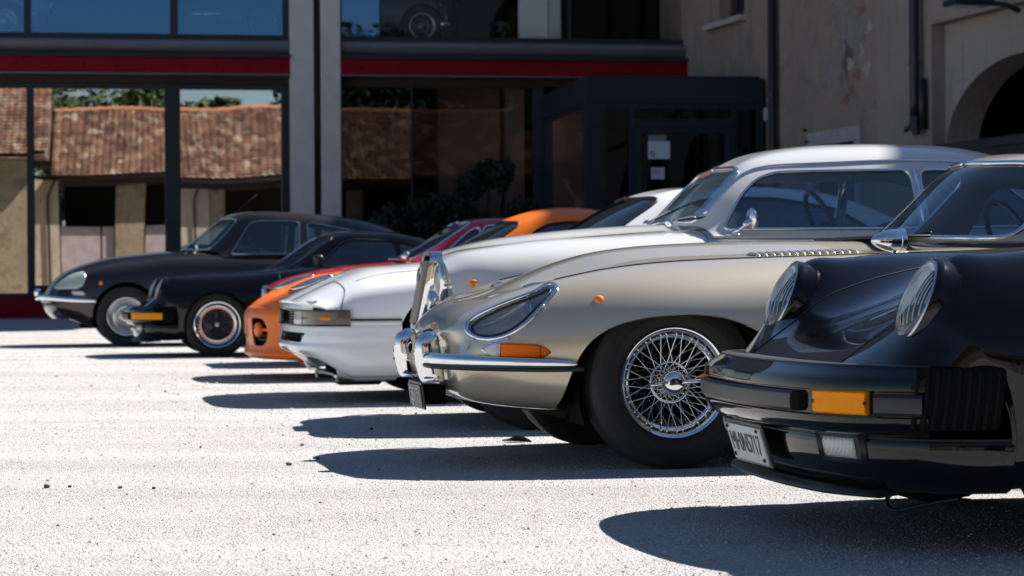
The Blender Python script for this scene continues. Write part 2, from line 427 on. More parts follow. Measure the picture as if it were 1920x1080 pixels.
def plaster_mat(name, c_a, c_b, c_patch, patch=.62, stain=(.16, .12, .09)):
    m, nt, b, o = mat(name); tc = nd(nt, 'ShaderNodeTexCoord'); P = tc.outputs['Object']
    n1 = nd(nt, 'ShaderNodeTexNoise', i_Scale=.7, i_Detail=8.0, i_Roughness=.62); lk(nt, P, n1.inputs['Vector'])
    c1 = ramp(nt, [(.32, c_a), (.68, c_b)], n1.outputs['Fac'])
    n2 = nd(nt, 'ShaderNodeTexNoise', i_Scale=2.2, i_Detail=10.0, i_Roughness=.7, i_Distortion=.6); lk(nt, P, n2.inputs['Vector'])
    k = ramp(nt, [(patch-.03, (0, 0, 0)), (patch+.03, (1, 1, 1))], n2.outputs['Fac'])
    mx = nd(nt, 'ShaderNodeMixRGB'); lk(nt, k.outputs[0], mx.inputs[0]); lk(nt, c1.outputs[0], mx.inputs[1]); mx.inputs[2].default_value = (*c_patch, 1)
    mp = nd(nt, 'ShaderNodeMapping'); mp.inputs['Scale'].default_value = (5, 5, .5); lk(nt, P, mp.inputs['Vector'])
    n3 = nd(nt, 'ShaderNodeTexNoise', i_Scale=1.3, i_Detail=6.0, i_Roughness=.6); lk(nt, mp.outputs[0], n3.inputs['Vector'])
    k3 = ramp(nt, [(.55, (0, 0, 0)), (.8, (.7, .7, .7))], n3.outputs['Fac'])
    m2 = nd(nt, 'ShaderNodeMixRGB'); lk(nt, k3.outputs[0], m2.inputs[0]); lk(nt, mx.outputs[0], m2.inputs[1]); m2.inputs[2].default_value = (*stain, 1)
    lk(nt, m2.outputs[0], b.inputs['Base Color']); b.inputs['Roughness'].default_value = .92; b.inputs['Specular IOR Level'].default_value = .2
    n4 = nd(nt, 'ShaderNodeTexNoise', i_Scale=14.0, i_Detail=8.0, i_Roughness=.75); lk(nt, P, n4.inputs['Vector']); a4 = nd(nt, 'ShaderNodeMath', operation='MULTIPLY_ADD'); lk(nt, n4.outputs['Fac'], a4.inputs[0]); a4.inputs[1].default_value = .5; lk(nt, n2.outputs['Fac'], a4.inputs[2])
    q = nd(nt, 'ShaderNodeBump', i_Strength=.8, i_Distance=.05); lk(nt, a4.outputs[0], q.inputs['Height']); lk(nt, q.outputs[0], b.inputs['Normal'])
    return m
def tile_mat():
    m, nt, b, o = mat('roof_tile'); tc = nd(nt, 'ShaderNodeTexCoord'); P = tc.outputs['Object']
    mp = nd(nt, 'ShaderNodeMapping'); mp.inputs['Scale'].default_value = (4.2, 2.4, 2.4); lk(nt, P, mp.inputs['Vector'])
    v = nd(nt, 'ShaderNodeTexVoronoi', i_Scale=1.0); lk(nt, mp.outputs[0], v.inputs['Vector'])
    s = nd(nt, 'ShaderNodeSeparateColor'); lk(nt, v.outputs['Color'], s.inputs[0])
    c = ramp(nt, [(0, (.10, .052, .038)), (.35, (.20, .095, .06)), (.7, (.27, .14, .088)), (.92, (.36, .26, .17)), (1, (.42, .33, .24))], s.outputs[0])
    n = nd(nt, 'ShaderNodeTexNoise', i_Scale=1.3, i_Detail=6.0); lk(nt, P, n.inputs['Vector'])
    k = ramp(nt, [(.3, (.65, .65, .65)), (.7, (1.1, 1.1, 1.1))], n.outputs['Fac'])
    mx = nd(nt, 'ShaderNodeMixRGB', blend_type='MULTIPLY', i_0=1.0); lk(nt, c.outputs[0], mx.inputs[1]); lk(nt, k.outputs[0], mx.inputs[2])
    lk(nt, mx.outputs[0], b.inputs['Base Color']); b.inputs['Roughness'].default_value = .9
    return m
def leaf_mat(name, a, b_):
    m, nt, b, o = mat(name); g = nd(nt, 'ShaderNodeNewGeometry')
    c = ramp(nt, [(0, a), (1, b_)], g.outputs['Random Per Island']); lk(nt, c.outputs[0], b.inputs['Base Color'])
    b.inputs['Roughness'].default_value = .6; b.inputs['Specular IOR Level'].default_value = .3
    return m
GRAVEL = gravel_mat()
PLASTER = plaster_mat('old_plaster', (.35, .265, .215), (.265, .21, .175), (.235, .20, .175), .56)
PLASTER_B = plaster_mat('grey_plaster', (.35, .285, .24), (.29, .24, .205), (.31, .255, .215), .6)
PLASTER_C = plaster_mat('pale_plaster', (.40, .345, .295), (.34, .29, .25), (.31, .27, .235), .62, (.2, .12, .07))
BARNWALL = plaster_mat('barn_plaster', (.52, .45, .34), (.42, .36, .27), (.36, .30, .22), .62)
BARNSTONE = plaster_mat('barn_stone', (.34, .27, .17), (.26, .20, .13), (.2, .16, .11), .55)
BARNDOOR = simple('faded_door', (.38, .30, .30), .8, var=.25, vscale=3)
CONCRETE = simple('pier_concrete', (.50, .475, .465), .9, 0, 0, .2, bump=.3, bscale=40, var=.14, vscale=2.5)
STEEL = simple('anthracite_steel', (.018, .021, .028), .5, 0, 0, .25, var=.15, vscale=2)
STEEL_GREY = simple('grey_fascia_metal', (.13, .14, .15), .45, .2, 0, .35, var=.12, vscale=1.5)
DARKSOFFIT = simple('dark_soffit', (.03, .018, .012), .8)
RED = simple('red_steel', (.19, .002, .012), .6, 0, 0, .12, var=.12, vscale=1.2)
PIPE = simple('brown_downpipe', (.022, .016, .014), .4, 0, 0, .5, var=.2, vscale=4)
STONE = simple('window_stone', (.40, .37, .33), .85, var=.15, vscale=4, bump=.2, bscale=30)
TILE = tile_mat()
TILE_RIDGE = simple('ridge_tile', (.46, .20, .10), .85, var=.3, vscale=5)
INTERIOR = simple('hall_interior', (.035, .035, .037), .8)
PANE_MIRROR = glass('solar_glass', (.16, .17, .18), .50)
PANE_SKY = glass('upper_glass', (.40, .44, .48), .20, gcol=(.28, .55, .95)); PANE_FAINT = glass('shaded_hall_glass', (.42, .42, .42), .03)
PANE_DIM = glass('clear_hall_glass', (.80, .80, .80), .0, fres=1.3)
LEAF_DARK = leaf_mat('evergreen_leaf', (.007, .011, .006), (.018, .026, .012))
LEAF_TREE = leaf_mat('tree_leaf', (.035, .06, .018), (.10, .13, .045))
BARK = simple('bark', (.07, .05, .035), .9, var=.3, vscale=8)

def gz(x, y):
    """ground height: flat yard, rising gently towards the hall"""
    t = np.clip((np.asarray(y, float)-27.6)/5.0, 0, 1); return .157*t*t*(3-2*t)
# ground sheet out to the horizon, finer in the yard
def build_ground():
    xs = np.unique(np.concatenate([np.linspace(-900, -40, 6), np.linspace(-40, 40, 41), np.linspace(40, 900, 6)]))
    ys = np.unique(np.concatenate([np.linspace(-900, -60, 6), np.linspace(-60, 24, 22), np.linspace(24, 40, 33), np.linspace(40, 900, 6)]))
    X, Y = np.meshgrid(xs, ys, indexing='ij'); s = grid(np.stack([X, Y, gz(X, Y)], -1))
    if vnormals(s)[:, 2].mean() < 0: s = flip(s)
    o = obj('ground', s, GRAVEL); o['kind'] = 'structure'
build_ground()
# loose chippings lying on the yard (nobody could count them)
def build_chips():
    n = 90000; d = 5.0*np.exp(RNG.random(n)**1.25*np.log(30/5.0)); u = RNG.uniform(-1000, 1000, n)
    X = u/FPX*d; Y = d
    r = np.where(RNG.random(n) < .985, RNG.uniform(.0013, .0034, n), RNG.uniform(.004, .008, n))*np.clip(d/7, 1, 2.2)
    base = np.array([(1, 0, 0), (-1, 0, 0), (0, 1, 0), (0, -1, 0), (0, 0, .8), (0, 0, -.6)], float)
    F0 = np.array([(0, 2, 4), (2, 1, 4), (1, 3, 4), (3, 0, 4)])
    a = RNG.uniform(0, 6.283, n); c, s_ = np.cos(a), np.sin(a)
    B = base[None]*RNG.uniform(.55, 1.3, (n, 6, 1))*r[:, None, None]*np.array([1.1, .9, .8])
    V = np.stack([B[..., 0]*c[:, None]-B[..., 1]*s_[:, None], B[..., 0]*s_[:, None]+B[..., 1]*c[:, None], B[..., 2]], -1)
    V += np.stack([X, Y, gz(X, Y)+r*.15], -1)[:, None]
    F = (F0[None]+(np.arange(n)*6)[:, None, None]).reshape(-1, 3)
    me = bpy.data.meshes.new('chippings'); me.from_pydata(V.reshape(-1, 3).tolist(), [], F.tolist()); me.update()
    o = bpy.data.objects.new('chippings', me); COL.objects.link(o)
    m, nt, b, out = mat('chipping'); g = nd(nt, 'ShaderNodeNewGeometry')
    cr = ramp(nt, [(0, (.12, .117, .115)), (.10, (.28, .27, .26)), (.3, (.50, .48, .455)), (1, (.68, .65, .62))], g.outputs['Random Per Island'])
    lk(nt, cr.outputs[0], b.inputs['Base Color']); b.inputs['Roughness'].default_value = .9; b.inputs['Specular IOR Level'].default_value = .2
    me.materials.append(m); tag(o, 'loose pale gravel chippings scattered over the yard', 'gravel'); o['kind'] = 'stuff'
build_chips()
# single darker stones one can pick out
STONE_DARK = simple('dark_stone', (.09, .085, .085), .9, var=.3, vscale=60, bump=.4, bscale=120)
STONE_TAN = simple('tan_stone', (.33, .25, .17), .9, var=.3, vscale=60, bump=.4, bscale=120)
def rock(r, seed):
    rr = np.random.default_rng(seed); s = sphere((0, 0, 0), 1, 10, 7)
    d = s.V/np.linalg.norm(s.V, axis=1)[:, None]; k = np.ones(len(d))
    for _ in range(7):
        v = rr.normal(size=3); v /= np.linalg.norm(v); k = np.minimum(k, rr.uniform(.62, .95)/np.maximum(d@v, .05))
    s.V = d*k[:, None]*r*np.array([1.2, .9, .75]); return s
def gpt(px, py):
    """yard point seen at a photograph pixel"""
    u, v = px-960, py-540; u, v = u-v*.0067, u*.0067+v+14; Y = CAM_H*FPX/v; return u/FPX*Y, Y
for i, (px, py, r, m, lab) in enumerate([
    (541, 873, .012, STONE_DARK, 'small dark stone just ahead of the beige sports car shadow tip'),
    (567, 836, .010, STONE_TAN, 'flat tan pebble on the gravel beside the spiky shadow'),
    (87, 915, .012, STONE_DARK, 'largest dark pebble on the open sunlit gravel'),
    (225, 916, .008, STONE_DARK, 'one of the small dark pebbles on the open gravel'),
    (288, 917, .008, STONE_DARK, 'one of the small dark pebbles on the open gravel'),
    (131, 914, .007, STONE_DARK, 'one of the small dark pebbles on the open gravel'),
    (376, 840, .007, STONE_DARK, 'one of the small dark pebbles on the open gravel'),
    (310, 735, .008, STONE_DARK, 'one of the small dark pebbles on the open gravel'),
    (697, 806, .010, STONE_DARK, 'dark pebble lying inside the spiky pointed shadow'),
    (595, 862, .009, STONE_DARK, 'dark pebble lying inside the rounded bonnet shadow')]):
    x, y = gpt(px, py); o = obj('pebble', rock(r, i), m, smooth=True, ang=25); o.location = (x, y, r*.55); o.rotation_euler = (0, 0, i*1.3)
    tag(o, lab, 'pebble', 'small dark pebbles on the gravel' if lab.startswith('one of') else None)
def scrap():
    P = [(-.085, .0), (-.05, -.022), (.0, -.03), (.05, -.02), (.085, .004), (.05, .03), (.0, .036), (-.045, .026)]
    s = prism([(a*.75, b*.9) for a, b in P], 0, .006, 'xy'); s.V[:, 2] += .012*np.cos(s.V[:, 0]*30)*np.cos(s.V[:, 1]*40)+.008*np.sin(s.V[:, 0]*60+1)
    x, y = gpt(969, 829); o = obj('rubber_scrap', s, RUBBER, ang=20); o.location = (x, y, .012)
    tag(o, 'crumpled black scrap lying on the gravel beside the wire-wheeled car', 'scrap')
scrap()
# ------------------------------------------------------------------ the glazed hall
A_F = rad(9.7)
hall = thing('exhibition_hall', 'modern two-storey glass hall with red steel beam and concrete piers', 'building', (-3.192, 36.0, 0), A_F)
GB = .10     # base of the hall, just under the yard's rise
def pane_s(x0, x1, z0, z1, y, seed, amp=.0022):
    rr = np.random.default_rng(seed); n = 14; X, Z = np.meshgrid(np.linspace(x0, x1, n), np.linspace(z0, z1, n), indexing='ij')
    a, b, c, d = rr.uniform(-1, 1, 4); U = (X-x0)/(x1-x0); W_ = (Z-z0)/(z1-z0)
    Yd = amp*(a*np.sin(3.1*U+b*2)*.8+c*np.cos(4.2*W_+d)*.5+b*np.sin(5*U*W_+a)*.5)
    return grid(np.stack([X, y+Yd, Z], -1))
def hpane(x0, x1, z0, z1, m, seed, y=0.0, parent=hall, amp=.0022, name='pane'):
    return obj(name, pane_s(x0, x1, z0, z1, y, seed, amp), m, parent)
def bar(name, x0, x1, y0, y1, z0, z1, m, parent=hall, bev=.006): return hard(name, bx(x0, x1, y0, y1, z0, z1, bev), m, parent)
# plinth, piers, beams
XL = -14.0
bar('plinth', XL, -.37, -.05, .35, GB-.1, .492, RED)
bar('plinth', .43, 3.68, -.05, .35, GB-.1, .492, RED)
for x0, x1 in ((-.37, .005), (.118, .43)): bar('pier', x0, x1, -.32, .4, GB-.1, 7.6, CONCRETE, bev=.012)
bar('pier_recess', .005, .118, -.02, .4, GB-.1, 7.6, CONCRETE)
pp = hard('downpipe', cyl((.062, -.13, GB), (.062, -.13, 7.5), .054, 14), PIPE, hall); pp.data.polygons.foreach_set('use_smooth', [True]*len(pp.data.polygons))
for z in (1.62, 2.15, 4.12, 6.4): obj('pipe_clip', cyl((.062, -.13, z-.02), (.062, -.13, z+.02), .064, 14), PIPE, hall, ang=30)
obj('pipe_bolt', sphere((.10, -.205, 1.62), .018, 10, 6), CHROME_SOFT, hall)
for x0, x1 in ((XL, -.37), (.43, 6.40)):
    bar('red_beam', x0, x1, -.30, .1, 4.008, 4.256, RED)
    bar('beam_flange', x0, x1, -.34, .1, 3.985, 4.006, STEEL_GREY)
    bar('soffit', x0, x1, -.02, .3, 3.86, 3.983, DARKSOFFIT)
    bar('drip_trim', x0, x1, -.36, .1, 4.258, 4.32, STEEL)
    # rolled metal fascia
    pr = [(.0, 4.58), (-.16, 4.575), (-.235, 4.53), (-.25, 4.47), (-.22, 4.40), (-.16, 4.345), (-.12, 4.322), (.0, 4.322)]
    obj('fascia', prism(pr, x0, x1 if x1 < 0 else 6.2, 'yz'), STEEL_GREY, hall, ang=35)
    bar('upper_sill', x0, x1 if x1 < 0 else 6.2, -.10, .12, 4.582, 4.648, STEEL)
for i, x in enumerate(np.arange(-4.63, -.4, .515)): obj('beam_rivet', sphere((x, -.302, 4.13), .022, 8, 5), RED, hall)
for x in (.75, 1.36, 3.0): obj('beam_rivet', sphere((x, -.302, 4.13), .022, 8, 5), RED, hall)
bar('upper_cladding', XL, 6.2, -.12, .3, 7.602, 12.0, STEEL_GREY)
bar('cornice', XL, 6.2, -.35, .6, 12.0, 12.2, STEEL)
bar('roof_slab', XL, 9.0, .61, 12, 7.602, 7.8, STEEL); bar('roof_slab', XL, 9.0, .61, 12, 12.0, 12.15, STEEL); bar('side_wall', 8.8, 9.0, .4, 12, -.1, 12, STEEL_GREY)
# lower glazing, left of the piers
mull = [(-14, -13.9), (-11.6, -11.48), (-9.3, -9.18), (-6.95, -6.83), (-4.492, -4.376), (-2.348, -2.10), (-.50, -.372)]
for a, b in mull: bar('mullion', a, b, -.08, .06, .50, 3.86, STEEL)
bar('bottom_rail', XL, -4.495, -.06, .06, .495, .552, STEEL); bar('bottom_rail', -4.37, -.50, -.06, .06, .495, .675, STEEL)
bar('top_rail', XL, -.50, -.05, .06, 3.775, 3.858, STEEL)
for i in range(len(mull)-1): hpane(mull[i][1]-.02, mull[i+1][0]+.02, .53, 3.80, PANE_MIRROR, i+3, 0.0)
# lower glazing, right
mr = [(.43, .475), (1.596, 1.62), (3.60, 3.78)]
for a, b in mr: bar('mullion', a, b, -.07, .06, .50, 3.86, STEEL)
bar('bottom_rail', .475, 3.6, -.06, .05, .495, .56, STEEL); bar('top_rail', .475, 3.6, -.05, .05, 3.83, 3.858, STEEL)
for i in range(2): hpane(mr[i][1]-.02, mr[i+1][0]+.02, .53, 3.85, PANE_DIM if i else PANE_FAINT, i+20, 0.0)
bar('bottom_rail', 6.4, 6.55, -.06, .05, .3, 3.98, STEEL)
# upper glazing
mu = [(-14, -13.9), (-11.6, -11.5), (-9.2, -9.1), (-6.9, -6.8), (-4.522, -4.416), (-2.25, -2.13), (-.465, -.372)]
for a, b in mu: bar('mullion', a, b, -.08, .06, 4.65, 7.6, STEEL)
for i in range(len(mu)-1): hpane(mu[i][1]-.02, mu[i+1][0]+.02, 4.62, 7.62, PANE_SKY, i+40, 0.0, amp=.001)
mu = [(.43, .475), (1.10, 1.12), (2.32, 2.36), (4.2, 4.24), (6.15, 6.2)]  # second, thin mullion is added to end the blue sky reflection
for a, b in mu: bar('mullion', a, b, -.08, .06, 4.65, 7.6, STEEL)
for i in range(len(mu)-1): hpane(mu[i][1]-.02, mu[i+1][0]+.02, 4.62, 7.62, PANE_SKY if i == 0 else PANE_DIM, i+50, 0.0, amp=.001)  # bluer glass in the narrow first pane paints its patch of reflected sky
# inside of the hall
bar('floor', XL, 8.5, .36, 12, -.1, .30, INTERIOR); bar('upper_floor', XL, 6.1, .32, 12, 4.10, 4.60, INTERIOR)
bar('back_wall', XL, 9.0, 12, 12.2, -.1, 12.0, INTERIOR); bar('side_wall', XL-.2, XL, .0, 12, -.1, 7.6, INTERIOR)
ROSE = simple('rose_wall', (.21, .13, .10), .85, var=.15, vscale=1); PALE = simple('pale_panel', (.70, .75, .71), .8, var=.1, vscale=1)
bar('inner_wall', 2.25, 3.3, 1.5, 1.65, .3, 4.1, ROSE); bar('inner_wall', 3.30, 3.62, .9, 1.1, .3, 4.1, ROSE)
bar('inner_panel', 3.42, 3.90, .2, .3, 4.6, 7.5, PALE); bar('inner_panel', 3.905, 4.12, .22, .32, 4.6, 7.5, simple('pale_panel_side', (.52, .58, .57), .8))
# ------------------------------------------------------------------ entrance porch (a glazed box standing out of the hall)
porch = thing('entrance_porch', 'dark grey glazed entrance porch projecting from the glass hall', 'porch', (-3.192, 36.0, 0), A_F)
def pbar(name, *a, m=STEEL, bev=.006): return hard(name, bx(*a, bev), m, porch)
PANE_PORCH = glass('porch_side_glass', (.1, .1, .1), .85)
PF, PX0, PX1 = -3.75, 3.71, 6.42
pbar('fascia', PX0, PX1, PF, 3.4, 3.31, 3.68, bev=.01); pbar('roof', PX0+.05, PX1-.05, PF+.05, 3.35, 3.681, 3.72)
for y in (PF+.0, -.12, 3.28): pbar('post', PX0, PX0+(.30 if y < -3 else .12), y, y+.22 if y < -3 else y+.16, GB-.1, 3.308)
pbar('post', PX1-.10, PX1, PF, PF+.12, GB-.1, 3.308); pbar('post', PX1-.10, PX1, -.2, -.1, GB-.1, 3.308)
obj('pane', rot(pane_s(0, 3.3, .3, 3.29, 0, 61, .001), math.pi/2, 'Z'), PANE_PORCH, porch).location = (PX0+.05, PF+.25, 0)
obj('pane', rot(pane_s(0, 3.2, .3, 3.29, 0, 62, .001), math.pi/2, 'Z'), PANE_PORCH, porch).location = (PX0+.05, .06, 0)
pbar('side_rail', PX0+.02, PX0+.09, PF+.22, 3.28, 3.25, 3.307); pbar('side_rail', PX0+.02, PX0+.09, PF+.22, 3.28, .12, .32)
pbar('transom', 4.0, 6.33, PF+.02, PF+.1, 3.22, 3.307)
for a, b in ((4.37, 4.45), (5.93, 6.0)): pbar('mullion', a, b, PF+.02, PF+.12, GB, 3.22)
pbar('transom', 4.45, 5.93, PF+.02, PF+.1, 2.95, 3.08)
PANE_DARK = glass('porch_glass', (.25, .27, .27), .012)
for a, b, c, d in ((4.0, 4.38, .2, 3.23), (4.44, 5.94, 3.07, 3.23), (5.99, 6.34, .2, 3.23)): obj('pane', pane_s(a, b, c, d, PF+.06, 7, .0005), PANE_DARK, porch)
door = pbar('door', 4.455, 4.56, PF+.01, PF+.07, .18, 2.945)
for a in ((5.84, 5.925, PF+.01, PF+.07, .18, 2.945), (4.56, 5.84, PF+.01, PF+.07, 2.86, 2.945), (4.56, 5.84, PF+.01, PF+.07, .18, .42)):
    hard('door_rail', bx(*a, .005), STEEL, door)
obj('door_pane', pane_s(4.55, 5.85, .41, 2.87, PF+.04, 9, .0005), PANE_DARK, door)
obj('door_handle', tube(np.array([(5.80, PF-.0, 1.0), (5.80, PF-.06, 1.02), (5.80, PF-.06, 1.5), (5.80, PF, 1.52)]), .014, 10), CHROME_SOFT, door)
pbar('inner_wall', 3.9, 6.6, 3.2, 3.38, .2, 3.3, m=INTERIOR); pbar('right_wall', PX1-.06, PX1, PF+.13, 3.19, .2, 3.3, m=INTERIOR)
pbar('floor_slab', PX0, PX1, PF-.02, -.1, GB-.06, .175, m=CONCRETE)
PAPER = simple('notice_paper', (.52, .58, .66), .7); PAPER2 = simple('notice_paper_pink', (.52, .48, .55), .7); BLUEINK = simple('notice_blue', (.05, .16, .30), .7); REDINK = simple('notice_red', (.40, .14, .17), .7)
def notice(x0, x1, z0, z1, m, label):
    o = hard('paper_notice', bx(x0, x1, PF+.018, PF+.022, z0, z1), m); o.location = hall.location; o.rotation_euler = hall.rotation_euler; tag(o, label, 'notice'); return o
n1 = notice(4.655, 4.985, 2.485, 2.745, PAPER, 'larger pale blue paper notice with round blue emblem on the porch door')
pl = lathe([(.001, 0), (.045, 0)], 20, 'y'); pl.V += np.array((4.72, PF+.0165, 2.56)); obj('round_emblem', pl, BLUEINK, n1)
for a in (0, math.pi):
    q = lathe([(.001, 0), (.03, 0)], 6, 'y', a, a+math.pi/2); q.V += np.array((4.72, PF+.0155, 2.56)); obj('emblem_quarter', q, PAPER, n1)
n2 = notice(4.70, 4.90, 2.185, 2.36, PAPER2, 'small pinkish paper notice below the blue one on the door')
for i in range(3): hard('print_line', bx(4.72, 4.80+.02*i, PF+.0155, PF+.0165, 2.31-.022*i, 2.32-.022*i), REDINK, n2)
notice(4.66, 4.93, 2.75, 2.84, simple('notice_green', (.16, .2, .18), .7), 'faded grey-green paper strip above the notices on the door')
# ------------------------------------------------------------------ the old wing on the right
A_W = rad(15.4)
wing = thing('old_plaster_wing', 'old courtyard wing with stained pinkish plaster and arched gateway', 'building', (2.888, 36.8, 0), A_W)
def wallgrid(y0, y1, z0, z1, x, n=40, m=30, holes=(), th=.3):
    Y, Z = np.meshgrid(np.linspace(y0, y1, n), np.linspace(z0, z1, m), indexing='ij')
    s = grid(np.stack([np.full_like(Y, x), Y, Z], -1))
    if vnormals(s)[:, 0].mean() > 0: s = flip(s)
    for h in holes: s = trim(s, -polysd(s.V[:, 1], s.V[:, 2], h))
    return thicken(s, th)
win = [(-2.62, 4.74), (-1.55, 4.74), (-1.55, 6.1), (-2.62, 6.1)]
hatch = [(-6.92, 1.75), (-5.18, 1.75), (-5.18, 2.74), (-6.92, 2.74)]
obj('wall', wallgrid(-7.5, 1.0, -.1, 9.7, 0, 90, 100, [win, hatch], .35), PLASTER, wing, ang=30)
obj('wall', wallgrid(-9.12, -7.5, -.1, 9.7, -.05, 20, 30, (), .4), PLASTER_B, wing, ang=30)
obj('wall', wallgrid(-40, -9.122, 3.865, 9.7, -.052, 30, 20, (), .4), PLASTER_B, wing, ang=30)
th = np.linspace(0, math.pi, 40)
def arch_poly(yc): return [(yc+1.94*math.cos(t), 2.28+1.04*math.sin(t)) for t in th]+[(yc-1.94, -1), (yc+1.94, -1)]
holes = [arch_poly(yc) for yc in (-11.08, -16.5, -22.0, -27.5)]
obj('arch_wall', wallgrid(-40, -9.10, -.1, 3.863, .13, 260, 40, holes, .44), PLASTER_C, wing, ang=30)
hard('gateway_back', bx(1.9, 2.0, -40, 1, -.1, 9.4), simple('dark_wood_gate', (.018, .016, .015), .8), wing)
hard('gateway_ceiling', bx(.58, 1.9, -40, -5, 3.9, 4.0), PLASTER_C, wing)
hard('end_wall', bx(-.05, 9, -40.4, -40, -.1, 9.4), PLASTER_B, wing); hard('end_wall', bx(.0, 9, 1.0, 1.3, -.1, 9.4), PLASTER_B, wing)
hard('back_wall', bx(8.6, 9, -40, 1, -.1, 9.4), PLASTER_B, wing)
hard('eaves', bx(-.42, 9.4, -40.6, 1.2, 9.7, 9.8, .01), DARKSOFFIT, wing)
rf = [(-.45, 9.81), (9.5, 9.81), (4.4, 11.9)]
hard('roof', prism(rf, -40.7, 1.3, 'xz'), TILE, wing)
gt = hard('gutter', cyl((-.50, -40.6, 9.74), (-.50, 1.2, 9.74), .07, 10), PIPE, wing)
wn = hard('window', bx(.16, .22, -2.58, -1.58, 4.76, 6.08), simple('window_brown', (.12, .05, .03), .6), wing)
for a, b in ((-2.52, -2.1), (-2.06, -1.64)): hard('window_pane', bx(.150, .158, a, b, 4.84, 6.0), CARGLASS, wn)
hard('window_sill', bx(-.14, .2, -2.72, -1.12, 4.645, 4.735, .015), STONE, wn)
HATCHM = simple('weathered_hatch_frame', (.34, .32, .33), .85, var=.2, vscale=5)
hf = hard('hatch_frame', bx(-.06, .1, -6.96, -5.14, 2.56, 2.76, .012), HATCHM, wing)
for a, b in ((-5.34, -5.14), (-6.96, -6.76)): hard('hatch_post', bx(-.058, .1, a, b, 1.7, 2.558, .012), HATCHM, hf)
hard('hatch_shutter', bx(.05, .1, -6.76, -5.34, 1.72, 2.52), simple('hatch_dark', (.05, .045, .04), .8), hf)
for p in ((-5.17, 2.80), (-5.21, 2.63)): obj('hatch_hook', tube(np.array([(-.06, p[0], p[1]), (-.12, p[0]-.02, p[1]), (-.13, p[0]-.1, p[1]+.02)]), .014, 8), PIPE, hf)
def downpipe(y, x, z0, shoe):
    P = [(x, y, 9.4), (x, y, z0+.2), (x, y, z0)]
    if shoe: P += [(x-.02, y-.04, z0-.10), (x-.08, y-.16, z0-.26)]
    o = obj('downpipe', tube(np.array(P), .062, 14), PIPE, wing)
    for z in (3.4, 5.2, 7.6): obj('pipe_bracket', cyl((x, y, z-.025), (x, y, z+.025), .072, 14), PIPE, o, ang=30)
    return o
downpipe(-3.97, -.10, .25, False)
d2 = downpipe(-8.86, -.16, 2.72, False)
obj('broken_pipe_end', tube(np.array([(-.16, -8.86, 2.73), (-.165, -8.87, 2.62), (-.15, -8.89, 2.50)]), np.array([.066, .075, .05]), 9), PIPE, d2, ang=20)
obj('pipe_shard', tube(np.array([(-.18, -8.78, 2.62), (-.2, -8.68, 2.57), (-.2, -8.64, 2.56)]), np.array([.03, .03, .018]), 6), PIPE, d2)
obj('pipe_sleeve', tube(np.array([(-.12, -8.98, 3.2), (-.12, -9.0, 2.9), (-.12, -9.01, 2.56)]), .05, 10), PIPE, d2)
hard('junction_box', bx(-.06, .02, -3.62, -3.40, 3.05, 3.24, .01), simple('grey_box', (.42, .44, .44), .6), wing)
# patches where the plaster fell away
def patch(y, z, ry, rz_, seed, m, x=-.006):
    rr = np.random.default_rng(seed); n = 26; a = np.linspace(0, 2*math.pi, n, endpoint=False); r = 1+.28*np.sin(3*a+rr.uniform(0, 6))+.15*rr.normal(size=n)
    return hard('plaster_patch', prism([(y+ry*q*math.cos(t), z+rz_*q*math.sin(t)) for q, t in zip(r, a)], x, x+.004, 'yz'), m, wing)
CEM = simple('cement_patch', (.235, .205, .18), .95, var=.2, vscale=8, bump=.4, bscale=30); BRK = simple('exposed_brick', (.24, .13, .09), .95, var=.3, vscale=20); PALEP = simple('pale_patch', (.36, .31, .27), .95, var=.2, vscale=12)
patch(-.55, 3.95, .35, .55, 1, CEM); patch(-2.3, 3.85, .35, .3, 2, CEM); patch(-6.1, 3.6, .55, .28, 3, CEM); patch(-6.6, 4.0, .4, .5, 4, CEM)
for i, (y, z) in enumerate([(-6.25, 3.45), (-6.55, 3.62), (-6.75, 3.45), (-6.95, 3.75), (-6.4, 3.15), (-7.1, 3.5), (-6.6, 3.25), (-7.2, 4.05), (-6.9, 4.3)]):
    patch(y, z, .07+.03*(i % 3), .07+.02*(i % 2), 20+i, PALEP if i % 2 else BRK, -.0095)
# lamp over the gateway
lamp = thing('wall_floodlight', 'flat dark floodlight on a bracket above the arched gateway', 'floodlight', (2.888, 36.8, 0), A_W)
hard('lamp_housing', box((-.62, -11.25, 3.86), (.5, .34, .07), .02), STEEL, lamp)
hard('lamp_glass', box((-.66, -11.25, 3.822), (.36, .26, .008)), CLEARL, lamp)
obj('bracket', tube(np.array([(-.4, -11.3, 3.86), (-.2, -11.36, 3.84), (-.05, -11.4, 3.76)]), .03, 8), STEEL, lamp)
hard('cable_box', bx(.10, .2, -11.5, -11.34, 3.55, 3.72, .01), simple('grey_box2', (.40, .42, .43), .6), lamp)
obj('conduit', tube(np.array([(.16, -11.42, 3.56), (.16, -11.42, 3.3), (.2, -11.5, 3.26)]), .016, 8), CHROME_SOFT, lamp)
obj('cable', tube(np.array([(.17, -11.5, 3.6), (.17, -12.5, 3.62), (.17, -14, 3.6)]), .014, 8), CHROME_SOFT, lamp)
gate = thing('sliding_gate', 'low black sliding gate drawn across the arched gateway', 'gate', (2.888, 36.8, 0), A_W)
GATEM = simple('gate_black', (.014, .015, .018), .55)
hard('gate_top_rail', bx(-.20, -.12, -14.2, -9.13, 2.22, 2.335, .01), GATEM, gate)
hard('gate_bottom_rail', bx(-.20, -.12, -14.2, -9.13, .12, .25, .01), GATEM, gate)
for i in range(21): hard('gate_board', bx(-.185, -.135, -14.19+i*.241, -14.19+i*.241+.235, .25, 2.22, .004), GATEM, gate)
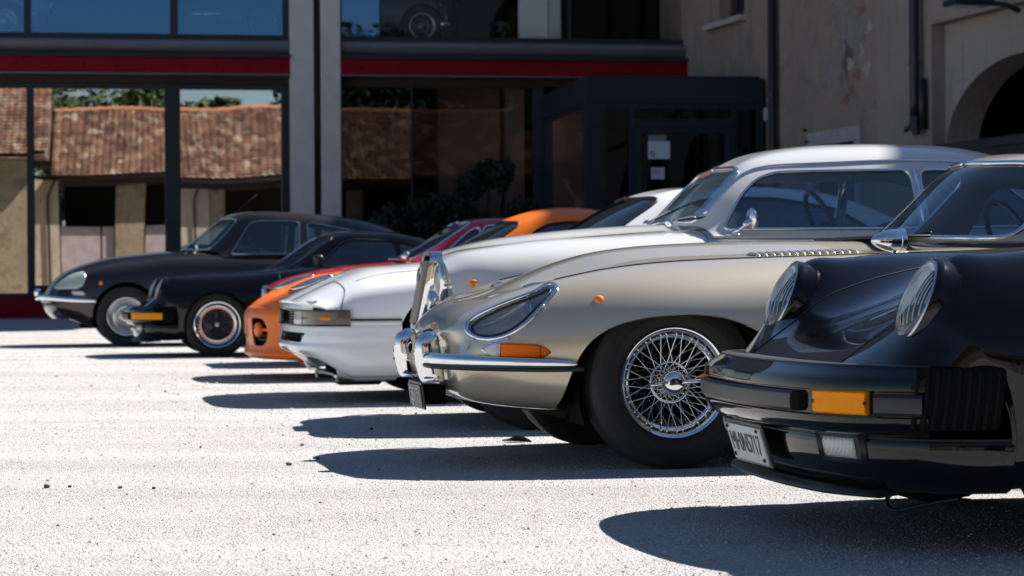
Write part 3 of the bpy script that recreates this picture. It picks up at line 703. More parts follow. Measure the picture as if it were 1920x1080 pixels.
# ------------------------------------------------------------------ foliage
def leafmesh(C, R, n, size, seed, flatten=1.0):
    """n leaf quads spread through ellipsoid clumps C (k,3) of radii R (k,)"""
    rr = np.random.default_rng(seed); C = np.array(C); R = np.array(R); w = R**2/np.sum(R**2)
    k = rr.choice(len(C), n, p=w); d = rr.normal(size=(n, 3)); d /= np.linalg.norm(d, axis=1)[:, None]
    p = C[k]+d*(R[k]*rr.uniform(.35, 1.05, n)**.6)[:, None]*np.array([1, 1, flatten])
    a = rr.normal(size=(n, 3))+d*.6; a /= np.linalg.norm(a, axis=1)[:, None]
    b = np.cross(a, rr.normal(size=(n, 3))); b /= np.linalg.norm(b, axis=1)[:, None]; c = np.cross(a, b)
    s = size*rr.uniform(.6, 1.3, n)[:, None]
    V = np.stack([p-b*s, p-c*s*.45+a*s*.12, p+b*s, p+c*s*.45+a*s*.12], 1)
    F = np.arange(n*4).reshape(-1, 4)
    return S(V.reshape(-1, 3), [tuple(q) for q in F.tolist()])
def tree(name, label, x, y, h, r, n, leaf, seed, cat='tree', group=None, m=LEAF_TREE):
    rr = np.random.default_rng(seed); t = thing(name, label, cat, (x, y, float(gz(x, y))), 0, group)
    trunk = [tube(np.array([(0, 0, -.1), (.05*h*.1, 0, h*.25), (-.03*h*.2, .02*h, h*.55), (0, .01*h, h*.8)]), np.array([.035, .028, .018, .008])*h*.8, 9)]
    C, R = [], []
    for i in range(26):
        a = rr.uniform(0, 6.283); q = rr.uniform(0, 1)**.6; z = rr.uniform(.36, .95)
        e = math.sqrt(max(0.08, 1-((z-.62)/.42)**2)); c = (r*q*e*math.cos(a), r*q*e*math.sin(a), h*z)
        C.append(c); R.append(r*rr.uniform(.22, .4))
        if i % 2 == 0: trunk.append(tube(np.array([(0, 0, h*max(.25, z-.22)), (c[0]*.5, c[1]*.5, h*(z-.08)), c]), np.array([.014, .009, .004])*h*.8, 6))
    obj('trunk', merge(*trunk), BARK, t); obj('crown', leafmesh(C, R, n, leaf, seed), m, t, smooth=False)
    return t
def bush(label, x, y, h, r, n, leaf, seed, group=None):
    rr = np.random.default_rng(seed); t = thing('evergreen_shrub', label, 'shrub', (x, y, float(gz(x, y))), 0, group)
    C = [(r*rr.uniform(-.6, .6), r*rr.uniform(-.5, .5), h*rr.uniform(.25, .78)) for _ in range(12)]; R = [min(r, h)*rr.uniform(.25, .42) for _ in C]
    st = [tube(np.array([(0, 0, -.05), (c[0]*.4, c[1]*.4, c[2]*.5), c]), np.array([.03, .02, .008]), 6) for c in C]
    obj('stems', merge(*st), BARK, t); obj('foliage', leafmesh(C, R, n, leaf, seed), LEAF_DARK, t, smooth=False); return t
def hp(u, w):
    c, s_ = math.cos(A_F), math.sin(A_F); return -3.192+u*c-w*s_, 36.0+u*s_+w*c
for i, (u, w, h, r, lab) in enumerate([
    (.95, -1.0, 1.95, .75, 'low dark shrub closest to the concrete piers'), (1.75, -1.2, 2.15, .8, 'rounded dark shrub between the low shrub and the tallest one'),
    (2.62, -1.3, 2.95, .62, 'tallest dark shrub with a loose upright top before the glass'), (3.2, -1.6, 2.5, .7, 'dense dark shrub leaning towards the porch side window'),
    (3.35, -3.0, 1.85, .55, 'small dark shrub at the front corner of the porch'), (2.2, -2.2, 1.9, .8, 'wide low dark shrub in front of the tallest one')]):
    x, y = hp(u, w); bush(lab, x, y, h, r, 2600, .055, 100+i, 'evergreen shrubs along the glass hall')
# ------------------------------------------------------------------ the barn across the yard (behind the camera, mirrored in the glass)
BW = -47.0
barn = thing('tiled_barn', 'long low stone barn with brown tiled roof across the yard', 'barn', (-3.192, 36.0, 0), A_F)
def bb(name, a, m, parent=barn, bev=.01): return hard(name, bx(*a, bev), m, parent)
def tiled_roof(x0, x1, y_e, z_e, y_r, z_r, parent, amp=.045, pitch=.23):
    nx = int((x1-x0)/pitch*6); nr = 22; X = np.linspace(x0, x1, nx); T = []
    for j in range(nr):
        for e in (0, .999): T.append(((j+e)/nr, -.05*(e-.5)))
    G = np.zeros((nx, len(T), 3)); L = math.hypot(y_r-y_e, z_r-z_e); ny, nz = -(z_r-z_e)/L, (y_r-y_e)/L
    if nz < 0: ny, nz = -ny, -nz
    rib = amp*np.abs(np.sin((X-x0)/pitch*math.pi))
    wob = .03*np.sin(X*.9)+.02*np.sin(X*2.3+1)
    for j, (t, st) in enumerate(T):
        h = rib+st+wob*t; G[:, j, 0] = X; G[:, j, 1] = y_e+(y_r-y_e)*t+ny*h; G[:, j, 2] = z_e+(z_r-z_e)*t+nz*h
    s = grid(G); s = s if vnormals(s)[:, 2].mean() > 0 else flip(s)
    return obj('roof', s, TILE, parent, ang=40)
# front eave at BW+0.9, ridge at BW-4.5
bx0, bx1 = -5.3, 26.0
rfo = tiled_roof(bx0-.3, bx1, BW+.55, 4.53, BW-4.4, 7.28, barn)
hard('roof_back', prism([(BW-4.4, 7.2), (BW-10, 4.4), (BW-4.4, 4.3), (BW+.55, 4.43)], bx0-.2, bx1, 'yz'), TILE, barn)
obj('ridge_tiles', merge(*[tube(np.array([(x, BW-4.4, 7.29), (x+.40, BW-4.4, 7.33)]), .12, 8) for x in np.arange(bx0-.3, bx1, .38)]), TILE_RIDGE, barn, ang=40)
obj('gutter', cyl((bx0-.4, BW+.62, 4.44), (bx1, BW+.62, 4.44), .08, 10), PIPE, barn)
bb('eave_beam', (bx0, bx1, BW+.12, BW+.35, 4.18, 4.38), DARKSOFFIT)
bb('back_wall', (bx0, bx1, BW-4.2, BW-4.0, 0, 4.4), simple('barn_inside', (.03, .028, .026), .9))
cols = [(-6.3, -5.4, BARNWALL), (-3.45, -2.4, BARNSTONE), (-.9, .22, BARNWALL), (.24, .78, BARNSTONE), (4.86, 5.5, BARNWALL), (7.6, 8.3, BARNSTONE), (10.2, 11.0, BARNWALL), (13.0, 13.8, BARNSTONE), (16, 16.9, BARNWALL), (19, 20, BARNSTONE), (22.3, 23.2, BARNWALL), (25.2, 26, BARNSTONE)]
for a, b, m in cols: bb('column', (a, b, BW-.35, BW+(.02 if m is BARNSTONE else .0), -.1, 4.40), m)
for a, b in ((-5.38, -3.47), (-2.38, -.92), (5.52, 7.58), (11.02, 12.98), (16.92, 18.98)):
    bb('door_board', (a+.03, (a+b)/2+.45, BW-.22, BW-.16, 0, 2.74), BARNDOOR); bb('door_board', ((a+b)/2+.52, b-.03, BW-.22, BW-.16, 0, 2.74), BARNDOOR)
for x in (-5.75, -.35, 10.6): obj('drainpipe', tube(np.array([(x+.25, BW+.6, 4.35), (x+.15, BW+.35, 4.15), (x, BW+.10, 3.75), (x, BW+.10, 0)]), .05, 10), PIPE, barn)
gab = thing('gabled_house', 'taller rendered house with tiled roof next to the long barn', 'house', (-3.192, 36.0, 0), A_F)
bb('wall', (-16, -6.32, BW-4, BW+2.8, -.1, 5.1), BARNSTONE, gab); tiled_roof(-16.4, -5.6, BW+3.6, 5.25, BW-2.2, 8.3, gab)
hard('roof_back', prism([(BW-2.2, 8.2), (BW-8, 5.2), (BW-2.2, 5.1), (BW+3.6, 5.12)], -16.3, -5.7, 'yz'), TILE, gab)
bb('chimney', (-6.9, -6.4, BW-2.0, BW-1.4, 7.4, 9.0), BARNWALL, gab)
for i, (u, w, h, r, n, lab) in enumerate([(-6, BW-16, 9.0, 4.5, 5000, 'broad green tree rising behind the chimney of the gabled house'), (-1.8, BW-14, 9.1, 3.6, 5000, 'dense green tree behind the end of the barn roof'),
    (1.3, BW-20, 9.3, 1.1, 2500, 'slim green tree beyond the barn ridge'), (6.5, BW-13, 11.8, 3.8, 5000, 'tallest tree behind the middle of the barn'),
    (10.5, BW-14, 11.0, 3.6, 5000, 'round tree behind the barn next to the tallest one'), (17, BW-15, 12.5, 4.5, 5000, 'large leafy tree towards the far end of the barn')]):
    x, y = hp(u, w); tree('leafy_tree', lab, x, y, h, r, n, .26, 200+i, group='trees behind the barn')
# ------------------------------------------------------------------ wheels (axis along y, outer face towards -y, centre at origin)
def tyre_s(R, rr, w, n=96, tread=True):
    """lathe tyre: outer radius R, rim radius rr, width w, centred on y=0"""
    h = w/2; k = R-rr
    pr = [(rr, h*.72), (rr+.012, h*.86), (rr+.3*k, h*.99), (rr+.55*k, h*1.0), (rr+.8*k, h*.93), (rr+.93*k, h*.83), (rr+.975*k, h*.76), (R-.001, h*.66)]
    left = [(a, b) for a, b in reversed(pr)]
    gro = []
    for g in (.42, .14, -.14, -.42):
        gro += [(R, h*(g+.045)), (R-.007, h*(g+.035)), (R-.007, h*(g-.035)), (R, h*(g-.045))]
    prof = pr+gro+[(a, -b) for a, b in left]
    s = lathe(prof, n)
    if tread:   # shoulder sipes
        m = len(prof); V = s.V.reshape(n, m, 3)
        for i in range(n):
            if i % 2 == 0:
                for j in (5, 6, 7, m-8, m-7, m-6): V[i, j, [0, 2]] *= 1-.010
        s.V = V.reshape(-1, 3)
    return outward(s)
def ring_s(prof, n=64): return outward(lathe(prof, n))
def wheel_wire(parent, R=.312, rr=.197, w=.175):
    o = obj('wheel', outward(lathe([(.001, -.058), (.030, -.058), (.040, -.05), (.043, -.03), (.052, -.02), (.058, .0), (.062, .03), (.062, .10), (.075, .105), (.08, .12), (.03, .12)], 40)), CHROME, parent, ang=40)
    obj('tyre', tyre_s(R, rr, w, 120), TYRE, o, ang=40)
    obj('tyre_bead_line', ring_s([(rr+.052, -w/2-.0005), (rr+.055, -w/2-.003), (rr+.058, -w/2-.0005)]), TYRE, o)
    pr = [(rr+.001, -.066), (rr+.010, -.077), (rr+.006, -.083), (rr-.004, -.079), (rr-.010, -.066), (rr-.014, -.055), (rr-.016, -.045), (rr-.032, -.036), (rr-.034, .0), (rr-.024, .02), (rr-.02, .06), (rr-.004, .07), (rr+.008, .08)]
    obj('rim', ring_s(pr, 80), CHROME, o, ang=50)
    obj('brake_drum', outward(lathe([(.001, .06), (.13, .06), (.14, .07), (.14, .1)], 40)), UNDER, o)
    sp = cyl((0, 0, 0), (1, 0, 0), 1, 6); base = None
    def spoke(p, q, r=.0017):
        nonlocal base
        if base is None:
            base = bpy.data.meshes.new('spoke'); base.from_pydata(sp.V.tolist(), [], [list(f) for f in sp.F]); base.update(); base.materials.append(CHROME)
            base.polygons.foreach_set('use_smooth', np.ones(len(base.polygons), bool))
        p, q = Vector(p), Vector(q); d = q-p; L = d.length
        M = d.to_track_quat('X', 'Z').to_matrix().to_4x4(); M = Matrix.Translation(p) @ M @ Matrix.Diagonal((L, r, r, 1))
        e = bpy.data.objects.new('spoke', base); COL.objects.link(e); e.parent = o; e.matrix_local = M
    def pt(r, a, y): return (r*math.cos(a), y, r*math.sin(a))
    n = 18
    for i in range(n):
        a = 2*math.pi*i/n
        for sg in (-1, 1):
            spoke(pt(rr-.017, a+sg*.055, -.044), pt(.047, a+sg*.62, -.012))
            spoke(pt(rr-.032, a+.17+sg*.05, -.02), pt(.062, a+.17+sg*.75, .09))
    # nipples along the rim
    nip = [cyl(pt(rr-.012, 2*math.pi*i/n+sg*.055, -.046), pt(rr-.026, 2*math.pi*i/n+sg*.068, -.042), .0042, 6) for i in range(n) for sg in (-1, 1)]
    obj('spoke_nipples', merge(*nip), CHROME, o, kind='stuff')
    obj('hub_ring', ring_s([(.070, -.020), (.076, -.025), (.080, -.020), (.077, -.010), (.070, -.009)], 48), CHROME, o)
    # two-eared knock-off spinner
    kn = outward(lathe([(.001, -.096), (.020, -.095), (.034, -.090), (.043, -.081), (.047, -.070), (.048, -.050)], 36)); k = obj('spinner', kn, CHROME, o)
    for sg in (-1, 1):
        P = np.array([(sg*.034, -.074, .0), (sg*.065, -.080, .004*sg), (sg*.098, -.092, .008*sg)]); obj('spinner_ear', tube(P, np.array([.024, .022, .017]), 10, flat=(1, .45)), CHROME, o)
    t = text_s('JAGUAR', .0125, .0006); t = rot(t, math.pi/2, 'X'); t.V[:, 1] += -.0968; t.V[:, 1] += (t.V[:, 0]**2)*5.5
    obj('spinner_lettering', t, INK, o, smooth=False)
    return o
def wheel_disc(parent, R, rr, w, style, mats):
    """pressed, alloy and capped wheels"""
    face = -w/2
    if style == 'cap':      # domed hub cap on a stepped steel wheel
        o = obj('wheel', ring_s([(.001, face-.028), (.03, face-.027), (.065, face-.018), (.088, face-.002), (.094, face+.012), (.097, face+.012), (.112, face+.006), (.125, face+.012), (.135, face+.024), (.150, face+.028), (.165, face+.018), (.178, face+.004), (rr-.012, face+.002), (rr-.004, face-.006), (rr+.004, face-.004), (rr+.004, face+.02)], 56), mats[0], parent, ang=40)
        obj('rim', ring_s([(rr-.004, face-.0065), (rr+.003, face-.010), (rr+.008, face-.005), (rr+.004, face+.02)], 64), mats[1], o)
    elif style == 'mesh':   # deep polished lip, ring of bolts, dark recessed centre
        o = obj('wheel', ring_s([(.001, face+.055), (.04, face+.055), (.045, face+.045), (.06, face+.06), (rr-.075, face+.075), (rr-.06, face+.085)], 48), mats[2], parent, ang=40)
        obj('rim', ring_s([(rr+.006, face+.01), (rr+.008, face-.006), (rr+.002, face-.011), (rr-.006, face-.008), (rr-.012, face+.004), (rr-.030, face+.045), (rr-.040, face+.05), (rr-.062, face+.048), (rr-.066, face+.09)], 72), mats[0], o, ang=40)
        for i in range(36):
            a = 2*math.pi*i/36; p = np.array([(rr-.05)*math.cos(a), face+.047, (rr-.05)*math.sin(a)]); q = p+np.array([0, -.006, 0]); obj('rim_bolt', cyl(p, q, .0045, 6), mats[1], o, ang=40)
        for i in range(5):
            a = 2*math.pi*i/5+.3; p = np.array([.05*math.cos(a), face+.06, .05*math.sin(a)]); q = np.array([(rr-.062)*math.cos(a), face+.066, (rr-.062)*math.sin(a)]); obj('spoke', tube(np.array([p, (p+q)/2, q]), np.array([.024, .02, .026]), 8, flat=(1, .5)), mats[2], o)
        obj('centre_nut', ring_s([(.001, face+.03), (.02, face+.032), (.026, face+.045)], 6), mats[1], o, ang=20)
    else:                   # multi-spoke alloy
        o = obj('wheel', ring_s([(.001, face+.02), (.03, face+.02), (.035, face+.03), (.06, face+.035), (rr-.02, face+.05), (rr-.01, face+.06)], 48), mats[2], parent, ang=40)
        obj('rim', ring_s([(rr+.006, face+.02), (rr+.008, face-.004), (rr+.001, face-.008), (rr-.008, face+.0), (rr-.018, face+.03), (rr-.022, face+.08)], 64), mats[0], o, ang=40)
        for i in range(10):
            a = 2*math.pi*i/10; p = np.array([.03*math.cos(a), face+.02, .03*math.sin(a)]); q = np.array([(rr-.012)*math.cos(a), face+.012, (rr-.012)*math.sin(a)]); obj('spoke', tube(np.array([p, (p+q)/2, q]), np.array([.016, .013, .017]), 8, flat=(1, .6)), mats[0], o)
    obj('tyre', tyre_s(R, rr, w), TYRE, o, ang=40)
    return o
def set_wheels(car, first, xf_, xr, yf, yr, z, zr=None, first_r=None):
    """first: front near wheel at origin -> four wheels"""
    fr = first_r or first
    for src, x, y, zz in ((first, xf_, yf, z), (fr, xr, yr, zr or z)):
        n = src if src.get('used') is None else copy_tree(src, car); src['used'] = 1
        n.location = (x, -y, zz)
        f = copy_tree(src, car); f.location = (x, y, zz); f.rotation_euler = (0, 0, math.pi)
def drop_used():
    for o in bpy.data.objects:
        if 'used' in o: del o['used']
def wells(car, *specs):
    """dark inner wheel-arch drums, one per wheel: (x, z, radius, inner y, outer y)"""
    for x, z, r, y0, y1 in specs:
        s = lathe([(r, -abs(y1)), (r, -abs(y0)), (.02, -abs(y0))], 40, 'y', -.35, math.pi+.35); s.V += np.array((x, 0, z))
        obj('wheel_well', s, UNDER, car); obj('wheel_well', S(s.V*np.array([1, -1, 1]), [tuple(reversed(q)) for q in s.F]), UNDER, car)
# ------------------------------------------------------------------ car building blocks (local: x to the tail, -y the near side, z up)
def rows(spec):
    """rows of (x, [(y, z) or (dx, y, z), ...]) -> control net"""
    out = []
    for x, pts in spec: out.append([(x+p[0], p[1], p[2]) if len(p) == 3 else (x, p[0], p[1]) for p in pts])
    return out
def arch_f(s, poly): return -polysd(s.V[:, 0], s.V[:, 2], poly)
def arch_curve(pts, n=40): 
    c = curve(pts, n); return [tuple(p) for p in c]+[(c[-1][0]+.0, -.6), (c[0][0], -.6)]
def round_arch(x, z, r, low=-.6):
    t = np.linspace(math.pi+.25, -.25, 40); return [(x+r*math.cos(a), z+r*math.sin(a)) for a in t]+[(x+r*.97, low), (x-r*.97, low)]
def shell(name, s, f, m, car, th=.012, both=True, hole=None):
    """trim half surface s by f>=0, mirror, thicken"""
    k = trim(s, f) if f is not None else s
    k = outward(k, (k.V[:, 0].mean(), 0, k.V[:, 2].min()+.3*(np.ptp(k.V[:, 2]))))
    if both: k = mirror(k)
    return obj(name, thicken(k, th), m, car)
def glass_panel(name, s, f, m, car, inset=.006, both=True):
    k = trim(s, f); k = outward(k, (k.V[:, 0].mean(), 0, k.V[:, 2].mean()-.5)); k = offset(k, -inset)
    if both: k = mirror(k)
    return obj(name, k, m, car)
def side_glass(name, s, f, m, car, inset=.006):
    k = trim(s, f); k = outward(k, (k.V[:, 0].mean(), 0, k.V[:, 2].mean()-.2)); k = offset(k, -inset)
    a = obj(name, k, m, car); M = S(k.V*np.array([1, -1, 1]), [tuple(reversed(q)) for q in k.F]); b = obj(name, M, m, car); return a
def trim_line(name, s, f, r, m, car, n=8, minlen=.15, flat=None, both=True, sel=None, smooth=True):
    """bead along the contour f == 0, on both sides of the car"""
    parts = []
    for P, cl in contour(s, f):
        if sel is not None:
            P = P[sel(P)]; cl = False
        if len(P) < 4 or np.linalg.norm(np.diff(P, axis=0), axis=1).sum() < minlen: continue
        P = P[np.concatenate([[True], np.linalg.norm(np.diff(P, axis=0), axis=1) > 1e-4])]
        if smooth:
            for _ in range(2):
                Q = P.copy(); Q[1:-1] = (P[:-2]+2*P[1:-1]+P[2:])/4
                if cl: Q[0] = (P[-1]+2*P[0]+P[1])/4; Q[-1] = (P[-2]+2*P[-1]+P[0])/4
                P = Q
        parts.append(tube(P, r, n, cl))
    if not parts: return None
    o = obj(name, merge(*parts), m, car)
    if both:
        M = merge(*parts); obj(name, S(M.V*np.array([1, -1, 1]), [tuple(reversed(q)) for q in M.F]), m, car)
    return o
def both_sides(name, s, m, car, **k):
    a = obj(name, s, m, car, **k); obj(name, S(s.V*np.array([1, -1, 1]), [tuple(reversed(q)) for q in s.F]), m, car, **k); return a
def side_y(s, x, z):
    """outer y of half surface at (x, z) (side on)"""
    d = (s.V[:, 0]-x)**2+(s.V[:, 2]-z)**2; i = np.argsort(d)[:12]; w = 1/(d[i]+1e-6); return float((s.V[i, 1]*w).sum()/w.sum())
def top_z(s, x, y):
    k = s.V[:, 2] > np.percentile(s.V[:, 2], 45); V = s.V[k]; d = (V[:, 0]-x)**2+(V[:, 1]-y)**2; i = np.argsort(d)[:10]; w = 1/(d[i]+1e-6); return float((V[i, 2]*w).sum()/w.sum())
def uvbox(s, u0, u1, v0, v1, r, su=1.0, sv=1.0):
    """rounded rectangle in net index space (open towards the centreline when v0 < 0)"""
    P = roundpoly([(u0*su, v0*sv), (u1*su, v0*sv), (u1*su, v1*sv), (u0*su, v1*sv)], r); return polysd(s.u*su, s.v*sv, P)
def plate_strip(poly, dirx, dirz, org, depth, inset=.75):
    """raised lens: outline poly (a,b) in a tangent plane, three stacked loops -> S"""
    P = np.array(poly, float); n = len(P); t = np.array(dirx, float); t /= np.linalg.norm(t); u = np.array(dirz, float); u -= t*u.dot(t); u /= np.linalg.norm(u); nn = np.cross(t, u)
    c = P.mean(0); L = []
    for k, h in ((1, -.01), (1, depth*.55), (.93, depth*.85), (inset, depth)):
        Q = c+(P-c)*np.array([1-(1-k)*.4, k]); L.append(np.array(org)+Q[:, :1]*t+Q[:, 1:]*u+nn*h)
    V = np.concatenate(L); F = []
    for j in range(3):
        for i in range(n): F.append((j*n+i, j*n+(i+1) % n, (j+1)*n+(i+1) % n, (j+1)*n+i))
    F.append(tuple(range(3*n, 4*n))); return outward(S(V, F))
def seat(car, x, y, z, m, back=.55, hd=True):
    s1 = box((x-.12, y, z+.09), (.52, .48, .18), .06, 3); s2 = rot(box((x+.2, y, z+.42), (.16, .46, back), .06, 3), rad(18), 'Y', (x+.2, y, z+.1))
    o = obj('seat', merge(s1, s2), m, car)
    if hd: obj('headrest', rot(box((x+.2, y, z+.80), (.10, .28, .17), .04, 3), rad(18), 'Y', (x+.2, y, z+.1)), m, o)
def steering(car, x, y, z, m, r=.19, tilt=65):
    a = np.linspace(0, 2*math.pi, 40, endpoint=False); P = np.stack([0*a, r*np.cos(a), r*np.sin(a)], -1); s = tube(P, .013, 8, True)
    sp = [cyl((0, 0, 0), (0, r*math.cos(q), r*math.sin(q)), .009, 6) for q in (0, math.pi, -math.pi/2)]
    o = obj('steering_wheel', mv(rot(s, rad(tilt-90), 'Y'), (x, y, z)), m, car)
    obj('steering_spokes', mv(rot(merge(*sp, cyl((0, 0, 0), (-.25, 0, 0), .02, 8), sphere((0, 0, 0), .035, 12, 8)), rad(tilt-90), 'Y'), (x, y, z)), CHROME_SOFT if m is WOOD else PLASTIC, o)
def interior(car, x0, x1, w, zf, zb, m=LEATHER, right=False, wheelm=PLASTIC, seatx=None, seatz=.2, hd=True):
    """dark tub, dash, seats and wheel"""
    tub = merge(bx(x0, x1, -w, w, zf-.02, zf), bx(x0-.02, x0, -w, w, zf, zb-.08), bx(x1, x1+.02, -w, w, zf, zb-.05), bx(x0, x1, -w-.02, -w, zf, zb-.06), bx(x0, x1, w, w+.02, zf, zb-.06))
    hard('cabin_tub', tub, CABIN, car)
    obj('dashboard', box((x0+.16, 0, zb-.10), (.34, 2*w-.03, .16), .06, 3), CABIN, car)
    sx = seatx or x0+.95
    for y in (-.36, .36): seat(car, sx, y, seatz, m, hd=hd)
    y = -.36 if right else .36
    steering(car, x0+.55, y, zb+.02, wheelm)
def underbody(car, x0, x1, w, z0, z1): hard('underbody', bx(x0, x1, -w, w, z0, z1, .03), UNDER, car)
def wiper(car, base, tip, lift=.012, both=False):
    b, t = np.array(base, float), np.array(tip, float); mid = (b+t)/2
    o = obj('wiper', tube(np.array([b, b+(t-b)*.5+np.array([0, 0, lift]), b+(t-b)*.62]), np.array([.006, .004, .003]), 6), CHROME_SOFT, car)
    d = (t-b)/np.linalg.norm(t-b); obj('wiper_blade', tube(np.array([b+(t-b)*.2, mid, t]), .006, 6), RUBBER, o); return o
def number_plate(car, c, w, h, txt, ang_y, m=WHITEPL, ink=INK, size=None, tall=1.0, rz=0.0):
    """plate facing forward (-x), centre c, leaning by ang_y"""
    p = hard('number_plate', mv(rot(rot(box((0, 0, 0), (.008, w, h), .003, 2), ang_y, 'Y'), rz, 'Z'), c), m, car)
    fr = box((.006, 0, 0), (.008, w+.02, h+.02), .003, 2); hard('plate_frame', mv(rot(rot(fr, ang_y, 'Y'), rz, 'Z'), c), PLASTIC, p)
    t = text_s(txt, size or h*.95, .0006)
    V = t.V; V[:, 1] *= tall; k = (w*.88)/max(1e-6, np.ptp(V[:, 0])); V[:, 0] = (V[:, 0]-(V[:, 0].max()+V[:, 0].min())/2)*min(k, 1.0)
    # text in the plate plane: text x -> -y (read from the front), text y -> z, extrude -> -x
    t = S(np.stack([-V[:, 2]-.005, -V[:, 0], V[:, 1]], -1), t.F)
    hard('plate_lettering', mv(rot(rot(t, ang_y, 'Y'), rz, 'Z'), c), ink, p)
    return p
def plan_path(half, n=60):
    """half plan curve [(x, y<=0) from the centre outwards] -> full path far side to near side with outward normals"""
    h = curve([(a, b) for a, b in half], n); h[0, 1] = 0
    far = h[::-1]*np.array([1, -1]); P = np.concatenate([far, h[1:]]); T = np.gradient(P, axis=0); T /= np.linalg.norm(T, axis=1)[:, None]
    N = np.stack([T[:, 1], -T[:, 0]], -1)
    if N[len(N)//2, 0] > 0: N = -N
    return P, N
def sweep_plan(P, N, prof, closed=True, zoff=None, dscale=None):
    """profile [(outward d, z)] swept along a plan path -> S"""
    m = len(prof); V = np.zeros((len(P), m, 3))
    for j, (d, z) in enumerate(prof):
        ds = d if dscale is None else d*dscale
        V[:, j, :2] = P+N*(ds if np.ndim(ds) == 0 else ds[:, None]); V[:, j, 2] = z if zoff is None else zoff(P, z)
    F = []
    for i in range(len(P)-1):
        for j in range(m if closed else m-1): F.append((i*m+j, i*m+(j+1) % m, (i+1)*m+(j+1) % m, (i+1)*m+j))
    if closed: F += [tuple(range(m)), tuple(range((len(P)-1)*m, len(P)*m))]
    return outward(S(V.reshape(-1, 3), F))
def front_cap(car, s, m, nv, dx=.02, name='front_panel'):
    """closes the open front end of a body half surface (first net row)"""
    h = s.V[:nv].copy(); h[:, 0] += dx; full = np.concatenate([h, (h*np.array([1, -1, 1]))[::-1]])
    c = full.mean(0); V = np.concatenate([full, [c]]); n = len(full); F = [(i, (i+1) % n, n) for i in range(n)]
    q = S(V, F); q = q if vnormals(q)[-1, 0] < 0 else flip(q); return obj(name, q, m, car)
def car_shell(car, P, C, arches, cab, nu=120, nv=70, holes=(), ymin=.3):
    s = net(C, nu, nv); x, y, z = s.V.T; f = [np.where(y < -ymin, arch_f(s, a), 1.0) for a in arches]
    f.append(-uvbox(s, *cab)); f += [h(s) for h in holes]
    return s, np.minimum.reduce(f)
def greenhouse(car, P, G, ws, rw, sides, gm=CARGLASS, tr=CHROME, tw=.010, nu=80, nv=50, wsr=.25, name='roof'):
    g = net(G, nu, nv); gx, gy, gz_ = g.V.T
    fw = uvbox(g, ws[0], ws[1], -1, ws[2], wsr, 1, .8); fr = uvbox(g, rw[0], rw[1], -1, rw[2], .25, 1, .8)
    fs = [np.where(gy < -.3, polysd(gx, gz_, np.array(q)), -1) for q in sides]
    shell(name, g, np.minimum.reduce([-fw, -fr]+[-q for q in fs]), P, car, .012)
    glass_panel('windscreen', g, fw, gm, car); glass_panel('rear_window', g, fr, gm, car)
    for q in fs: side_glass('side_window', g, q, gm, car)
    trim_line('windscreen_trim', g, fw, tw*1.15, tr, car, 8, sel=lambda P_: P_[:, 1] < -.002)
    for q in fs: trim_line('window_trim', g, q, tw, tr, car, 8)
    return g, fw, fs
